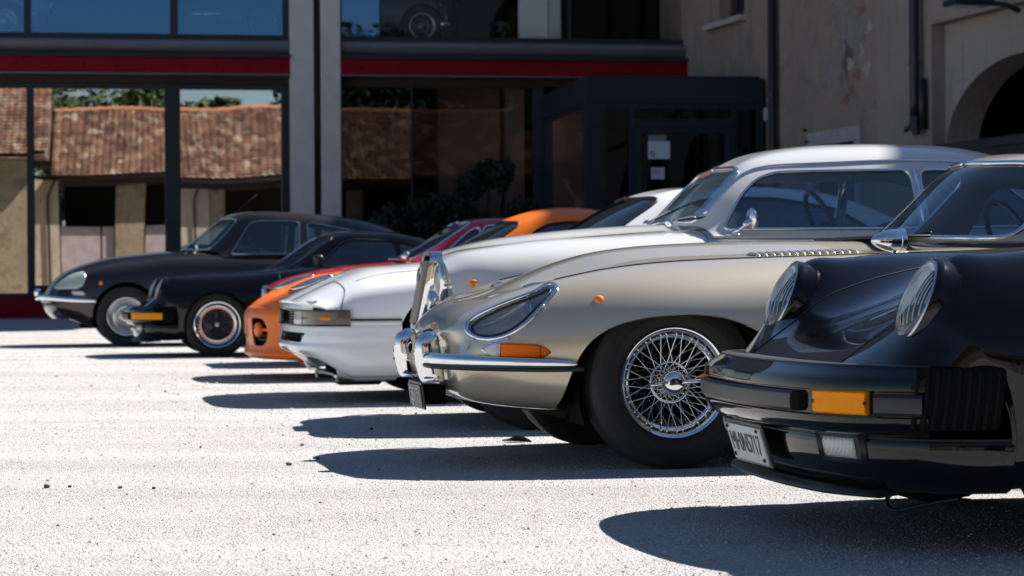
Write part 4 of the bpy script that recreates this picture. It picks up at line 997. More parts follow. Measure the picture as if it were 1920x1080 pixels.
# ------------------------------------------------------------------ beige wire-wheeled sports car
def build_beige():
    P = paint('sand_metallic', (.60, .53, .405), .48, .30, .15)
    car = thing('sports_car', 'beige metallic long-nosed sports car with wire wheels and covered teardrop headlights', 'car', (.448, 8.955, 0), rad(12))
    C = rows([
        (0, [(-0.788, 0.000, 0.515), (-0.790, -0.055, 0.512), (-0.794, -0.095, 0.507), (-0.796, -0.125, 0.498), (-0.792, -0.140, 0.484), (-0.785, -0.144, 0.466), (-0.780, -0.136, 0.448), (-0.775, -0.110, 0.436), (-0.772, -0.06, 0.430), (-0.735, 0.000, 0.425)]),
        (0, [(-0.762, 0.000, 0.564), (-0.766, -0.150, 0.563), (-0.772, -0.270, 0.554), (-0.778, -0.360, 0.534), (-0.778, -0.420, 0.506), (-0.768, -0.440, 0.455), (-0.783, -0.430, 0.400), (-0.775, -0.370, 0.340), (-0.765, -0.200, 0.300), (-0.760, 0.000, 0.295)]),
        (0, [(-0.705, 0.000, 0.610), (-0.705, -0.160, 0.611), (-0.705, -0.310, 0.604), (-0.707, -0.440, 0.585), (-0.717, -0.540, 0.545), (-0.730, -0.575, 0.480), (-0.750, -0.565, 0.400), (-0.740, -0.500, 0.300), (-0.720, -0.300, 0.255), (-0.710, 0.000, 0.250)]),
        (0, [(-0.570, 0.000, 0.652), (-0.570, -0.160, 0.653), (-0.570, -0.330, 0.650), (-0.570, -0.490, 0.654), (-0.570, -0.620, 0.600), (-0.570, -0.685, 0.500), (-0.570, -0.688, 0.400), (-0.570, -0.640, 0.285), (-0.570, -0.400, 0.225), (-0.570, 0.000, 0.220)]),
        (0, [(-0.360, 0.000, 0.740), (-0.360, -0.170, 0.728), (-0.360, -0.325, 0.694), (-0.360, -0.500, 0.712), (-0.360, -0.665, 0.655), (-0.360, -0.752, 0.520), (-0.360, -0.760, 0.410), (-0.360, -0.715, 0.275), (-0.360, -0.450, 0.210), (-0.360, 0.000, 0.205)]),
        (-.10, [(0, .815), (-.18, .802), (-.34, .762), (-.50, .758), (-.685, .695), (-.790, .56), (-.800, .42), (-.755, .265), (-.5, .20), (0, .19)]),
        (.25, [(0, .845), (-.19, .830), (-.355, .790), (-.515, .779), (-.695, .715), (-.808, .57), (-.820, .42), (-.775, .255), (-.5, .19), (0, .18)]),
        (.65, [(0, .854), (-.20, .840), (-.365, .803), (-.525, .790), (-.70, .728), (-.815, .58), (-.828, .42), (-.785, .245), (-.5, .18), (0, .17)]),
        (1.0, [(0, .852), (-.20, .840), (-.37, .812), (-.535, .80), (-.705, .738), (-.818, .585), (-.830, .42), (-.785, .24), (-.5, .18), (0, .17)]),
        (1.5, [(0, .862), (-.20, .855), (-.38, .842), (-.55, .822), (-.71, .758), (-.82, .59), (-.83, .42), (-.785, .24), (-.5, .18), (0, .17)]),
        (2.1, [(0, .86), (-.22, .855), (-.42, .85), (-.60, .83), (-.74, .765), (-.825, .60), (-.83, .43), (-.785, .25), (-.5, .19), (0, .18)]),
        (2.6, [(0, .82), (-.22, .818), (-.42, .81), (-.60, .79), (-.735, .725), (-.805, .60), (-.80, .45), (-.75, .30), (-.5, .24), (0, .23)]),
        (3.05, [(0, .74), (-.22, .738), (-.40, .73), (-.55, .705), (-.65, .65), (-.69, .57), (-.68, .47), (-.63, .37), (-.4, .33), (0, .32)]),
        (3.35, [(0, .65), (-.20, .645), (-.34, .635), (-.43, .62), (-.49, .59), (-.51, .54), (-.50, .49), (-.45, .45), (-.3, .42), (0, .41)]),
        (3.46, [(0, .58), (-.10, .578), (-.16, .57), (-.20, .56), (-.22, .55), (-.225, .53), (-.22, .52), (-.19, .51), (-.1, .5), (0, .5)])])
    s = net(C, 210, 110)
    x, y, z = s.V.T
    fa = arch_curve([(-.436, .16), (-.425, .25), (-.385, .39), (-.335, .470), (-.250, .529), (-.14, .560), (-.02, .573), (.11, .570), (.21, .547), (.30, .50), (.37, .42), (.41, .30), (.42, .18)], 60)
    ra = round_arch(2.44, .31, .345)
    tear = curve([(-.742, .520), (-.732, .545), (-.695, .574), (-.635, .604), (-.555, .636), (-.475, .668), (-.424, .688), (-.416, .680), (-.448, .640), (-.503, .588), (-.568, .531), (-.625, .497), (-.68, .485), (-.722, .494)], 70, True)
    ftear = np.where(y < -.25, -polysd(x, z, tear), .5)
    keep = np.minimum.reduce([arch_f(s, fa)*np.where(y < -.35, 1, 0)+np.where(y < -.35, 0, 1), np.where(y < -.35, arch_f(s, ra), 1), ftear])
    # opening under the cabin glass
    cab = uvbox(s, 8.45, 10.55, -1, 2.2, .4); keep = np.minimum(keep, -cab)
    shell('body', s, keep, P, car, .014)
    wells(car, (0, .29, .36, .40, .70), (2.44, .31, .36, .45, .76))
    underbody(car, -.36, 2.9, .48, .17, .40); 
    # headlights under glass
    hl = glass_panel('headlight', s, np.where(y < -.25, polysd(x, z, tear), -.5), glass('headlight_cover', (.80, .86, .92), .19, gcol=(.75, .88, 1.0)), car, .004, both=False)
    hs = trim(s, np.where(y < -.25, polysd(x, z, tear)-.0, -.5))
    mh = S(hl_mesh(hl)*np.array([1, -1, 1]), [tuple(reversed(p.vertices)) for p in hl.data.polygons]); obj('headlight', mh, hl.data.materials[0], car)
    trim_line('headlight_trim', s, np.where(y < -.25, polysd(x, z, tear), -.5), .0085, CHROME, car, 10)
    trim_line('headlight_seal', s, np.where(y < -.25, polysd(x, z, tear)-.012, -.5), .004, RUBBER, car, 6)
    tear2 = np.array(tear); cc = tear2.mean(0)
    for sg in (-1, 1):
        bowl = outward(lathe([(.001, .06), (.03, .055), (.06, .035), (.08, .0), (.088, -.006), (.09, .0)], 30, 'x')); bowl = mv(bowl, (-.52, sg*.555, .555)); b = obj('headlamp_bowl', bowl, CHROME, car)
        ln = sphere((0, 0, 0), .07, 20, 10, (.15, 1, 1)); obj('headlamp_lens', mv(ln, (-.525, sg*.555, .555)), CLEARL, b)
        # painted scoop behind the cover
        k = trim(s, np.where(y < -.25, polysd(x, z, tear)+.01, -.5)); k.V[:, 0] += .10*np.clip(polysd(k.V[:, 0], k.V[:, 2], tear)/.05, 0, 1); k.V[:, 1] += .07*np.clip(polysd(k.V[:, 0]-.0, k.V[:, 2], tear)/.05, .0, 1)+.006
        if sg > 0: k = S(k.V*np.array([1, -1, 1]), k.F)
        obj('headlight_scoop', k, P, car)
    # chrome screws on the headlight trim
    for px, pz in ((-.728, .486), (-.615, .488), (-.48, .607)):
        yy = side_y(s, px, pz); both_sides('trim_screw', sphere((px-.004, yy-.012, pz), .006, 8, 6), CHROME_SOFT, car)
    # weld beading along the wings, panel line below the lamp, bonnet rear edge
    seam = -(y+np.interp(x, [-.45, -.1, .3, 1.1], [.50, .525, .535, .545]))
    trim_line('wing_bead', s, np.where((z > .55), seam, -.5), .0042, simple('bead_dark', (.03, .032, .04), .25, .6), car, 6, sel=lambda P: (P[:, 0] > -.42) & (P[:, 0] < 1.0) & (P[:, 2] > .66))
    pn = [(-.728, .484), (-.738, .465), (-.748, .44), (-.752, .425)]
    both_sides('panel_line', tube(np.array([(a, side_y(s, a, b)-.001, b) for a, b in curve(pn, 10)]), .0022, 5), simple('bead_dark', ()), car)
    trim_line('bonnet_rear_gap', s, x-(1.0-.12*np.clip(-y-.3, 0, .5)), .004, RUBBER, car, 6, sel=lambda P: P[:, 2] > .3)
    trim_line('door_gap', s, np.where(y < -.5, polysd(x, z, roundpoly([(1.06, .26), (2.02, .26), (2.05, .9), (1.06, .9)], .05)), -1), .003, RUBBER, car, 5, sel=lambda P: P[:, 2] < .8)
    # louvres
    base = None
    for sg in (-1, 1):
        for i in range(14):
            xx = .40+.0305*i; za, zb = top_z(s, xx, -.365), top_z(s, xx, -.485)
            Pp = np.array([(xx-.006, sg*.365, za-.002), (xx, sg*.395, (za*.75+zb*.25)+.004), (xx+.006, sg*.455, (za*.25+zb*.75)+.005), (xx+.008, sg*.488, zb-.002)]); obj('louvre', tube(curve(Pp, 9), np.array([.3, .8, 1, 1, 1, 1, 1, .8, .3])*.0085, 7, flat=(1, .8)), P, car)
    # mouth
    ob = lathe([(.001, 0), (1, 0)], 40, 'x'); ob.V = ob.V*np.array([1, .148, .05])+np.array((-.765, 0, .468)); obj('air_intake', outward(ob, (0, 0, .46)), UNDER, car)
    obj('intake_bar', tube(np.array([(-.79, -.145, .468), (-.80, 0, .468), (-.79, .145, .468)]), .012, 8, flat=(1, .7)), CHROME, car)
    # bumpers
    pb = curve([(-.80, -.20, .412), (-.850, -.29, .411), (-.858, -.37, .410), (-.822, -.50, .408), (-.750, -.60, .405), (-.62, -.70, .402), (-.48, -.766, .399), (-.385, -.793, .396)], 50)
    rr = np.interp(np.linspace(0, 1, 50), [0, .04, .10, .3, .6, .85, .97, 1], [.010, .020, .0235, .0245, .0225, .017, .011, .004])
    bmp = tube(pb, rr, 14, flat=(.8, 1.0)); b1 = both_sides('front_bumper', bmp, CHROME, car)
    pr = curve([(-.865, -.32, .384), (-.86, -.42, .383), (-.815, -.51, .381), (-.735, -.60, .379), (-.60, -.695, .377), (-.46, -.757, .376), (-.36, -.788, .378)], 40); both_sides('bumper_seal', tube(pr, .009, 8), RUBBER, car)
    for sg in (-1, 1):
        st = []; n = 24; zl = np.concatenate([np.linspace(.315, .49, 12), [.498, .504, .508, .5095]])
        for zz in zl:
            xf0 = float(np.interp(zz, [.315, .33, .385, .45, .475, .49, .50, .508, .5095], [-.862, -.874, -.889, -.892, -.887, -.878, -.864, -.848, -.84])); xb = float(np.interp(zz, [.315, .42, .49, .5095], [-.775, -.79, -.80, -.825])); w = float(np.interp(zz, [.315, .33, .40, .46, .49, .504, .5095], [.032, .039, .044, .041, .036, .025, .011]))
            cx, dx = (xf0+xb)/2, (xb-xf0)/2; st.append([(cx-dx*abs(math.cos(a_))**.75*np.sign(math.cos(a_)), sg*.25+w*abs(math.sin(a_))**.8*np.sign(math.sin(a_)), zz) for a_ in np.linspace(0, 2*math.pi, n, endpoint=False)])
        V = np.array(st); m_ = len(zl); F = [(i*n+j, i*n+(j+1) % n, (i+1)*n+(j+1) % n, (i+1)*n+j) for i in range(m_-1) for j in range(n)]+[tuple(range(n)), tuple(range((m_-1)*n, m_*n))]
        obj('overrider', outward(S(V.reshape(-1, 3), F)), CHROME, car)
    # indicator on the bumper
    t = np.array((.24, -.095, -.010)); org = np.array((-.70, side_y(s, -.70, .445)-.012, .447)); 
    boat = roundpoly([(-.005, .0), (.04, .028), (.215, .028), (.258, .0), (.215, -.026), (.04, -.026)], [.01, .05, .05, .015, .05, .05], 6)
    def part(a, b): 
        q = [p for p in boat]; P_ = np.array(q); P_[:, 0] = np.clip(P_[:, 0], a, b); return P_
    for sg in (-1, 1):
        tt = np.array([t[0], t[1]*(-sg), t[2]]); og = org*np.array([1, -sg, 1]); up = np.array((0, 0, 1.0)) if sg < 0 else np.array((0, 0, 1.0))
        def mk(poly, dep):
            q = plate_strip(poly, t, (0, 0, 1), org, dep); return q if sg < 0 else S(q.V*np.array([1, -1, 1]), [tuple(reversed(f)) for f in q.F])
        il = obj('indicator_lamp', mk(part(.068, .215), .03), AMBER_DEEP, car)
        obj('indicator_cap', mk(part(-.01, .067), .026), lens('clear_cap', (.82, .83, .84), .25, .35), il)
        obj('indicator_tail', mk(part(.2155, .27), .022), AMBER_DEEP, il)
        bs = boat*1.0; c0 = bs.mean(0); bs = c0+(bs-c0)*np.array([1.06, 1.25]); obj('indicator_base', mk(bs, .006), CHROME, il)
        for a, b in ((.055, .014), (.055, -.014), (.232, 0)):
            nn = np.cross(t/np.linalg.norm(t), (0, 0, 1.0)); p = org+t/np.linalg.norm(t)*a+np.array((0, 0, b))+nn*.024; q = sphere(p*np.array([1, -sg, 1]), .0045, 8, 6); obj('lamp_screw', q, CHROME_SOFT, il)
    # round side marker
    mx, mz = -.285, .628; yy = side_y(s, mx, mz); mk_ = outward(lathe([(.001, -.012), (.010, -.011), (.016, -.006), (.018, .004)], 20, 'y')); both_sides('side_marker', mv(rot(mk_, rad(-22), 'X'), (mx, yy, mz)), ORANGE_L, car)
    # number plate below the bumper
    number_plate(car, (-.868, -.13, .262), .27, .085, 'CJ5171', rad(-8), m=simple('plate_black', (.02, .02, .022), .4), ink=simple('plate_silver', (.6, .6, .6), .4))
    obj('plate_bracket', merge(bx(-.86, -.77, -.24, -.02, .23, .30)), UNDER, car)
    # cabin
    G = rows([
        (0, [(1.08, 0, .853), (1.14, -.30, .848), (1.42, -.58, .838), (1.54, -.635, .832), (1.60, -.675, .80)]),
        (0, [(1.285, 0, 1.035), (1.335, -.28, 1.022), (1.57, -.545, .985), (1.65, -.61, .915), (1.69, -.68, .805)]),
        (0, [(1.50, 0, 1.187), (1.54, -.25, 1.176), (1.70, -.48, 1.125), (1.75, -.58, .985), (1.77, -.69, .805)]),
        (1.86, [(0, 1.214), (-.24, 1.204), (-.475, 1.145), (-.59, 1.0), (-.70, .81)]),
        (2.1, [(0, 1.214), (-.24, 1.208), (-.475, 1.148), (-.60, 1.0), (-.715, .81)]),
        (2.45, [(0, 1.175), (-.24, 1.165), (-.455, 1.108), (-.58, .97), (-.70, .80)]),
        (2.95, [(0, 1.03), (-.23, 1.02), (-.42, .975), (-.53, .88), (-.62, .74)]),
        (3.32, [(0, .80), (-.20, .79), (-.34, .76), (-.42, .70), (-.48, .60)])])
    g = net(G, 90, 60); gx, gy, gzz = g.V.T
    ws = uvbox(g, .07, 1.85, -1, 1.93, .25, 1, .8)
    sw = polysd(gx, gzz, roundpoly([(1.72, .845), (2.55, .845), (2.72, .90), (2.35, 1.065), (1.88, 1.10), (1.81, 1.08)], .05)); sw = np.where(gy < -.4, sw, -1)
    rw = uvbox(g, 5.2, 6.7, -1, 1.5, .2, 1, .8)
    shell('roof', g, np.minimum.reduce([-ws, -sw, -rw]), P, car, .012)
    glass_panel('windscreen', g, ws, CARGLASS, car); side_glass('side_window', g, sw, CARGLASS, car); glass_panel('rear_window', g, rw, CARGLASS, car)
    trim_line('windscreen_trim', g, ws, .012, CHROME, car, 8, sel=lambda P: P[:, 1] < -.002); trim_line('window_trim', g, sw, .009, CHROME, car)
    interior(car, 1.28, 2.75, .60, .25, .83, TAN, wheelm=WOOD, seatx=2.15, seatz=.25, hd=True)
    obj('scuttle_grille', mv(box((0, 0, 0), (.16, .9, .012), .004), (1.04, 0, .862)), RUBBER, car)
    for yb in (-.18, .12): wiper(car, (1.08, yb, .864), (1.125, yb-.26, .876), .002)
    # chrome bullet mirror on the wing
    bm = outward(lathe([(.001, -.078), (.012, -.072), (.026, -.052), (.037, -.026), (.043, .0), (.0445, .03), (.044, .034)], 32, 'x')); mo = obj('wing_mirror', mv(bm, (.868, -.66, .842)), CHROME, car)
    obj('mirror_rim', mv(outward(lathe([(.042, .030), (.047, .033), (.047, .052), (.042, .055), (.001, .054)], 32, 'x')), (.868, -.66, .842)), CHROME, mo, ang=35)
    obj('mirror_stem', tube(np.array([(.89, -.655, .735), (.885, -.657, .77), (.88, -.66, .81)]), np.array([.028, .014, .012]), 12), CHROME, mo)
    # rear lamps, bumper
    for sg in (-1, 1): obj('rear_bumper', tube(curve([(3.42, sg*.1, .50), (3.40, sg*.35, .50), (3.2, sg*.58, .50), (2.95, sg*.70, .50)], 20), .022, 10), CHROME, car); obj('tail_lamp', sphere((3.28, sg*.48, .56), .05, 12, 8, (.8, .6, 1)), simple('tail_red', (.4, .01, .01), .2), car)
    wf = wheel_wire(car, R=.322); set_wheels(car, wf, 0, 2.44, .635, .635, .319)
    return car
def hl_mesh(o): return np.array([v.co[:] for v in o.data.vertices])
build_beige()
# ------------------------------------------------------------------ black rear-engined coupe (built once, copied for the far one)
def build_black():
    P = paint('black_paint', (.0035, .0035, .005), 0, .15, 0, spec=.05, coat=1.0, cior=1.4)
    car = thing('black_coupe', 'glossy black coupe with round upright headlights and amber bumper indicators beside the beige car', 'car', (1.408, 6.352, 0), rad(10.5))
    C = rows([
        (0, [(-.665, 0, .470), (-.655, -.30, .470), (-.645, -.42, .471), (-.615, -.57, .474), (-.56, -.70, .478), (-.42, -.785, .470), (-.345, -.795, .38), (-.34, -.77, .22), (-.45, -.5, .18), (-.48, 0, .18)]),
        (0, [(-.560, 0, .522), (-.560, -.30, .526), (-.552, -.425, .543), (-.525, -.57, .578), (-.505, -.70, .560), (-.40, -.795, .50), (-.34, -.802, .38), (-.335, -.775, .22), (-.42, -.5, .175), (-.44, 0, .175)]),
        (-.49, [(0, .556), (-.30, .560), (-.438, .598), (-.57, .652), (.012, -.704, .615), (.105, -.80, .505), (.155, -.806, .38), (.158, -.778, .217), (-.5, .172), (0, .172)]),
        (-.42, [(0, .587), (-.30, .594), (-.442, .662), (-.572, .746), (.02, -.712, .662), (.065, -.808, .51), (.09, -.812, .38), (.092, -.78, .215), (-.5, .17), (0, .17)]),
        (-.33, [(0, .623), (-.30, .631), (-.440, .695), (-.575, .763), (.01, -.72, .686), (.02, -.818, .517), (.03, -.822, .38), (.03, -.785, .213), (-.5, .17), (0, .17)]),
        (-.20, [(0, .668), (-.30, .676), (-.437, .722), (-.58, .772), (-.73, .705), (-.828, .525), (-.832, .38), (-.79, .21), (-.5, .17), (0, .17)]),
        (.10, [(0, .740), (-.30, .745), (-.437, .764), (-.58, .785), (-.735, .727), (-.832, .535), (-.832, .38), (-.79, .205), (-.5, .17), (0, .17)]),
        (.45, [(0, .802), (-.30, .803), (-.44, .804), (-.585, .805), (-.74, .745), (-.825, .545), (-.822, .38), (-.78, .20), (-.5, .17), (0, .17)]),
        (.9, [(0, .86), (-.30, .86), (-.45, .858), (-.60, .845), (-.745, .77), (-.815, .55), (-.812, .38), (-.77, .20), (-.5, .17), (0, .17)]),
        (1.5, [(0, .87), (-.30, .87), (-.46, .868), (-.62, .855), (-.76, .785), (-.83, .56), (-.825, .38), (-.775, .20), (-.5, .17), (0, .17)]),
        (2.1, [(0, .85), (-.30, .85), (-.46, .842), (-.63, .82), (-.79, .745), (-.875, .56), (-.872, .38), (-.80, .22), (-.5, .19), (0, .19)]),
        (2.6, [(0, .79), (-.30, .79), (-.45, .78), (-.61, .76), (-.76, .69), (-.835, .55), (-.825, .40), (-.76, .28), (-.5, .25), (0, .25)]),
        (2.95, [(0, .66), (-.30, .66), (-.44, .65), (-.56, .63), (-.67, .58), (-.71, .50), (-.695, .42), (-.62, .34), (-.4, .30), (0, .30)]),
        (3.07, [(0, .55), (-.15, .55), (-.22, .545), (-.28, .54), (-.33, .52), (-.35, .49), (-.34, .45), (-.30, .42), (-.2, .4), (0, .4)])])
    s, keep = car_shell(car, P, C, [round_arch(.03, .30, .315), round_arch(2.27, .30, .33)], (7.6, 10.6, -1, 2.4, .4), 180, 100)
    shell('body', s, keep, P, car, .014)
    x, y, z = s.V.T
    gap = simple('gap_dark', (.004, .004, .004), .6)
    trim_line('bonnet_gap', s, -(y+np.interp(x, [-.66, -.4, 0, .5, .8], [.40, .405, .42, .43, .40])), .0025, gap, car, 5, sel=lambda q: (q[:, 2] > .46) & (q[:, 0] < .62))
    wells(car, (.03, .30, .33, .45, .77), (2.27, .30, .34, .45, .80)); underbody(car, -.5, 2.85, .5, .16, .40)
    for P_, cl in contour(s, keep)[:0]: pass
    # headlights
    ax = Vector((-.925, -.04, .378))
    for sg in (-1, 1):
        a = Vector((ax.x, -.07*(-sg)*-1 if sg < 0 else .07, ax.z)).normalized(); M = a.to_track_quat('X', 'Z').to_matrix().to_4x4(); M.translation = Vector((-.488, sg*.57, .638)); M = M @ Matrix.Scale(1.04, 4)
        b = obj('headlight', xf(outward(lathe([(.11, -.10), (.120, -.09), (.1255, -.06), (.1265, -.052), (.1225, -.046), (.1225, -.012), (.120, .002), (.116, .006), (.110, .004)], 48, 'x')), M), P, car, ang=40)
        obj('headlight_seal', xf(outward(lathe([(.110, .004), (.107, .009), (.103, .006)], 48, 'x')), M), CHROME_SOFT, b)
        obj('reflector', xf(flip(outward(lathe([(.001, -.024), (.03, -.023), (.07, -.016), (.105, .002)], 40, 'x'))), M), simple('bowl_silver', (.88, .89, .91), .5, .0), b)
        obj('lamp_bowl_ring', xf(flip(outward(lathe([(.104, .006), (.098, .002), (.092, -.004), (.086, -.008)], 48, 'x'))), M), simple('bowl_silver', ()), b)
        obj('bulb_shield', xf(outward(lathe([(.001, .008), (.016, .006), (.021, -.004), (.021, -.02)], 20, 'x')), M), CHROME_SOFT, b)
        dome = [(.001+.104*math.sin(t), .004+.030*(math.cos(t)-math.cos(1.5))) for t in np.linspace(0, 1.5, 12)]; dm = outward(lathe(dome, 48, 'x'))
        obj('headlight_lens', xf(dm, M), LAMPGLASS, b)
        for k in range(-9, 10):      # pressed flutes in the lens
            yy = k*.0105; h = math.sqrt(max(0, .1**2-yy*yy))*.92
            zs = np.linspace(-h*.2 if k % 2 else -h*.75, h, 8); pts = np.array([(.033-.030*((yy*yy+q*q)/.104**2)+.0, yy, q) for q in zs]); obj('lens_flute', xf(tube(pts, .0011, 4), M), simple('flute_glass', (.72, .75, .78), .2, 0, .5), b)
    # bumper assembly
    PP, NN = plan_path([(-.795, 0), (-.787, -.2), (-.762, -.40), (-.718, -.56), (-.648, -.68), (-.55, -.765), (-.46, -.803)], 70)
    bz = .0
    bprof = [(-.16, .474), (-.055, .480), (-.032, .479), (-.026, .472), (.000, .459), (.012, .448), (.016, .434), (.016, .420), (.0, .416), (.0, .356), (.014, .353), (.013, .341), (.002, .322), (-.018, .309), (-.05, .300), (-.12, .30)]
    kb = np.abs(PP[:, 1]) < .772; bo = obj('front_bumper', sweep_plan(PP[kb], NN[kb], bprof), P, car, ang=28)
    obj('bumper_top_pad', sweep_plan(PP[kb], NN[kb], [(-.16, .470), (-.15, .4785), (-.06, .4835), (-.036, .4825), (-.034, .476)]), PLASTIC, bo, ang=40)
    ys = PP[:, 1]
    def seg(y0, y1): k = (ys >= y0) & (ys <= y1); return PP[k], NN[k]
    sp = [(-.005, .4135), (.020, .412), (.028, .404), (.030, .385), (.028, .367), (.020, .359), (-.005, .3575)]
    for a, b in ((-.44, .44), (-.766, -.69), (.69, .766)): obj('rubber_strip', sweep_plan(*seg(a, b), sp), PLASTIC, bo, ang=30)
    for a, b in (): obj('strip_end_block', sweep_plan(*seg(a-.002, b), [(-.004, .4125), (.024, .411), (.036, .401), (.038, .385), (.036, .369), (.024, .360), (-.004, .3585)]), PLASTIC, bo, ang=30)
    ip = [(-.004, .4205), (.018, .419), (.024, .414), (.024, .364), (.018, .3595), (-.004, .358)]
    for a, b in ((-.682, -.508), (.508, .682)):
        il = obj('indicator', sweep_plan(*seg(a, b), ip), AMBER, bo, ang=40)
        obj('indicator_frame', sweep_plan(*seg(a-.012, b+.012), [(-.005, .425), (.012, .424), (.012, .4205), (-.005, .4205)]), PLASTIC, il); obj('indicator_frame', sweep_plan(*seg(a-.012, b+.012), [(-.005, .358), (.012, .358), (.012, .354), (-.005, .354)]), PLASTIC, il)
        for q in (a+.012, b-.014):
            i = int(np.argmin(np.abs(ys-q))); p = np.array([*(PP[i]+NN[i]*.023), .389]); obj('lamp_screw', sphere(p, .0055, 8, 6), INK, il)
    # rubber bellows at the corners
    for sg in (-1, 1):
        nb = 97; base = curve([(-.568, -.758), (-.52, -.786), (-.46, -.808), (-.41, -.818), (-.365, -.821)], nb)
        T = np.gradient(base, axis=0); T /= np.linalg.norm(T, axis=1)[:, None]; N2 = np.stack([T[:, 1], -T[:, 0]], -1); N2 = N2 if N2[48, 1] < 0 else -N2
        off = .010+.006*np.sign(np.sin(np.linspace(0, 9*2*math.pi, nb)))*np.abs(np.sin(np.linspace(0, 9*2*math.pi, nb)))**.5
        V = []
        for zz, sh, o in ((.326, -.03, 0), (.328, -.012, 1), (.40, 0, 1), (.470, .006, 1), (.478, .004, 0)): V.append(np.concatenate([base+N2*(off*o)[:, None]+np.array([sh, 0]), np.full((nb, 1), zz)], 1))
        V.append(np.concatenate([base-N2*.03, np.full((nb, 1), .478)], 1)); gg = grid(np.swapaxes(np.array(V), 0, 1)); gg = outward(gg, (-.4, 0, .4))
        if sg > 0: gg = S(gg.V*np.array([1, -1, 1]), [tuple(reversed(q)) for q in gg.F])
        obj('bumper_bellows', gg, simple('bellows_rubber', (.005, .005, .0055), .75, 0, 0, .12), bo, ang=60)
    # valance, chin lip
    PV, NV = plan_path([(-.742, 0), (-.736, -.2), (-.712, -.40), (-.667, -.56), (-.597, -.68), (-.505, -.762), (-.385, -.797), (-.315, -.80)], 60)
    vs = obj('front_valance', sweep_plan(PV, NV, [(-.05, .305), (-.008, .30), (.0, .285), (-.010, .24), (-.025, .20), (-.05, .172), (-.08, .16), (-.14, .165), (-.14, .30)]), P, car, ang=50)
    k = np.abs(PV[:, 1]) < .62; obj('chin_lip', sweep_plan(PV[k], NV[k], [(-.09, .168), (-.03, .168), (-.012, .158), (-.010, .150), (-.025, .142), (-.09, .148)], dscale=np.interp(np.abs(PV[k][:, 1]), [0, .42, .62], [1, 1, 2.2])), PLASTIC, car, ang=50)
    obj('bumper_shadow_gap', sweep_plan(PV, NV, [(-.03, .302), (-.004, .302), (-.004, .296), (-.03, .296)]), RUBBER, car)
    # fog lamps
    yv = PV[:, 1]
    for sg in (-1, 1):
        a, b = (-.605, -.43) if sg < 0 else (.43, .605); k = (yv >= a) & (yv <= b); fp, fn = PV[k], NV[k]
        fo = obj('fog_lamp', sweep_plan(fp, fn, [(-.04, .308), (.010, .306), (.012, .300), (.006, .296), (-.006, .243), (-.002, .239), (-.006, .232), (-.06, .232)]), PLASTIC, car, ang=40)
        k2 = (yv >= a+.018) & (yv <= b-.018); obj('fog_lens', sweep_plan(PV[k2], NV[k2], [(-.005, .2955), (.006, .2955), (.010, .286), (.007, .268), (.002, .252), (-.005, .2435), (-.02, .2435)]), FOGLENS, fo)
        obj('fog_reflector', sweep_plan(PV[k2], NV[k2], [(-.03, .295), (.001, .295), (-.012, .244), (-.04, .244)]), CHROME_SOFT, fo)
        for e in ((yv >= a-.01) & (yv < a+.02), (yv > b-.02) & (yv <= b+.01)):
            if e.sum() > 1: obj('fog_bezel_end', sweep_plan(PV[e], NV[e], [(-.04, .306), (.010, .305), (-.005, .234), (-.05, .233)]), PLASTIC, fo)
    number_plate(car, (-.764, .02, .243), .325, .106, 'MI·0N5717', rad(-17), size=.062, tall=1.3)
    for yy, zz in ((.16, .285), (-.12, .285), (.16, .205), (-.12, .205)): obj('plate_screw', sphere((-.782+(.285-zz)*.30, yy, zz), .006, 8, 6), INK, car)
    obj('tow_loop', tube(curve([(-.50, -.46, .155), (-.53, -.45, .125), (-.53, -.47, .105), (-.48, -.54, .115), (-.40, -.62, .14)], 20), .006, 8), RUBBER, car)
    # cabin
    G = rows([
        (0, [(.56, 0, .825), (.60, -.33, .825), (.74, -.58, .825), (.82, -.64, .815), (.88, -.70, .78)]),
        (0, [(.83, 0, 1.005), (.865, -.31, .995), (.97, -.54, .965), (1.02, -.61, .90), (1.05, -.70, .79)]),
        (0, [(1.12, 0, 1.165), (1.14, -.28, 1.158), (1.22, -.49, 1.118), (1.25, -.59, .98), (1.27, -.71, .80)]),
        (1.42, [(0, 1.202), (-.28, 1.192), (-.51, 1.142), (-.61, .99), (-.72, .80)]),
        (1.7, [(0, 1.195), (-.28, 1.186), (-.51, 1.138), (-.615, .99), (-.73, .80)]),
        (2.05, [(0, 1.135), (-.27, 1.126), (-.48, 1.078), (-.60, .95), (-.72, .80)]),
        (2.45, [(0, 1.00), (-.26, .99), (-.44, .95), (-.56, .87), (-.68, .76)]),
        (2.80, [(0, .80), (-.24, .795), (-.40, .775), (-.50, .73), (-.58, .66)])])
    greenhouse(car, P, G, (.07, 1.84, 1.9), (5.05, 6.6, 1.5), [roundpoly([(1.0, .845), (1.78, .845), (1.74, 1.09), (1.36, 1.105), (1.24, 1.075)], .03), roundpoly([(1.81, .845), (2.30, .88), (2.10, 1.0), (1.78, 1.085)], .04)], DARKGLASS, RUBBER, .008)
    interior(car, .8, 2.2, .60, .25, .83, LEATHER, seatx=1.55, seatz=.22); steering(car, 1.12, .36, .86, PLASTIC)
    obj('door_mirror', box((.98, -.80, .90), (.09, .17, .11), .035, 3), PLASTIC, car); obj('mirror_arm', tube(np.array([(.98, -.70, .85), (.98, -.75, .87)]), .018, 8), PLASTIC, car)
    hard('rear_spoiler', box((2.85, 0, .80), (.28, 1.2, .05), .02), PLASTIC, car)
    trim_line('door_gap', s, np.where(y < -.5, polysd(x, z, roundpoly([(.62, .24), (1.80, .24), (1.84, .9), (.62, .9)], .06)), -1), .003, gap, car, 5, sel=lambda q: q[:, 2] < .8)
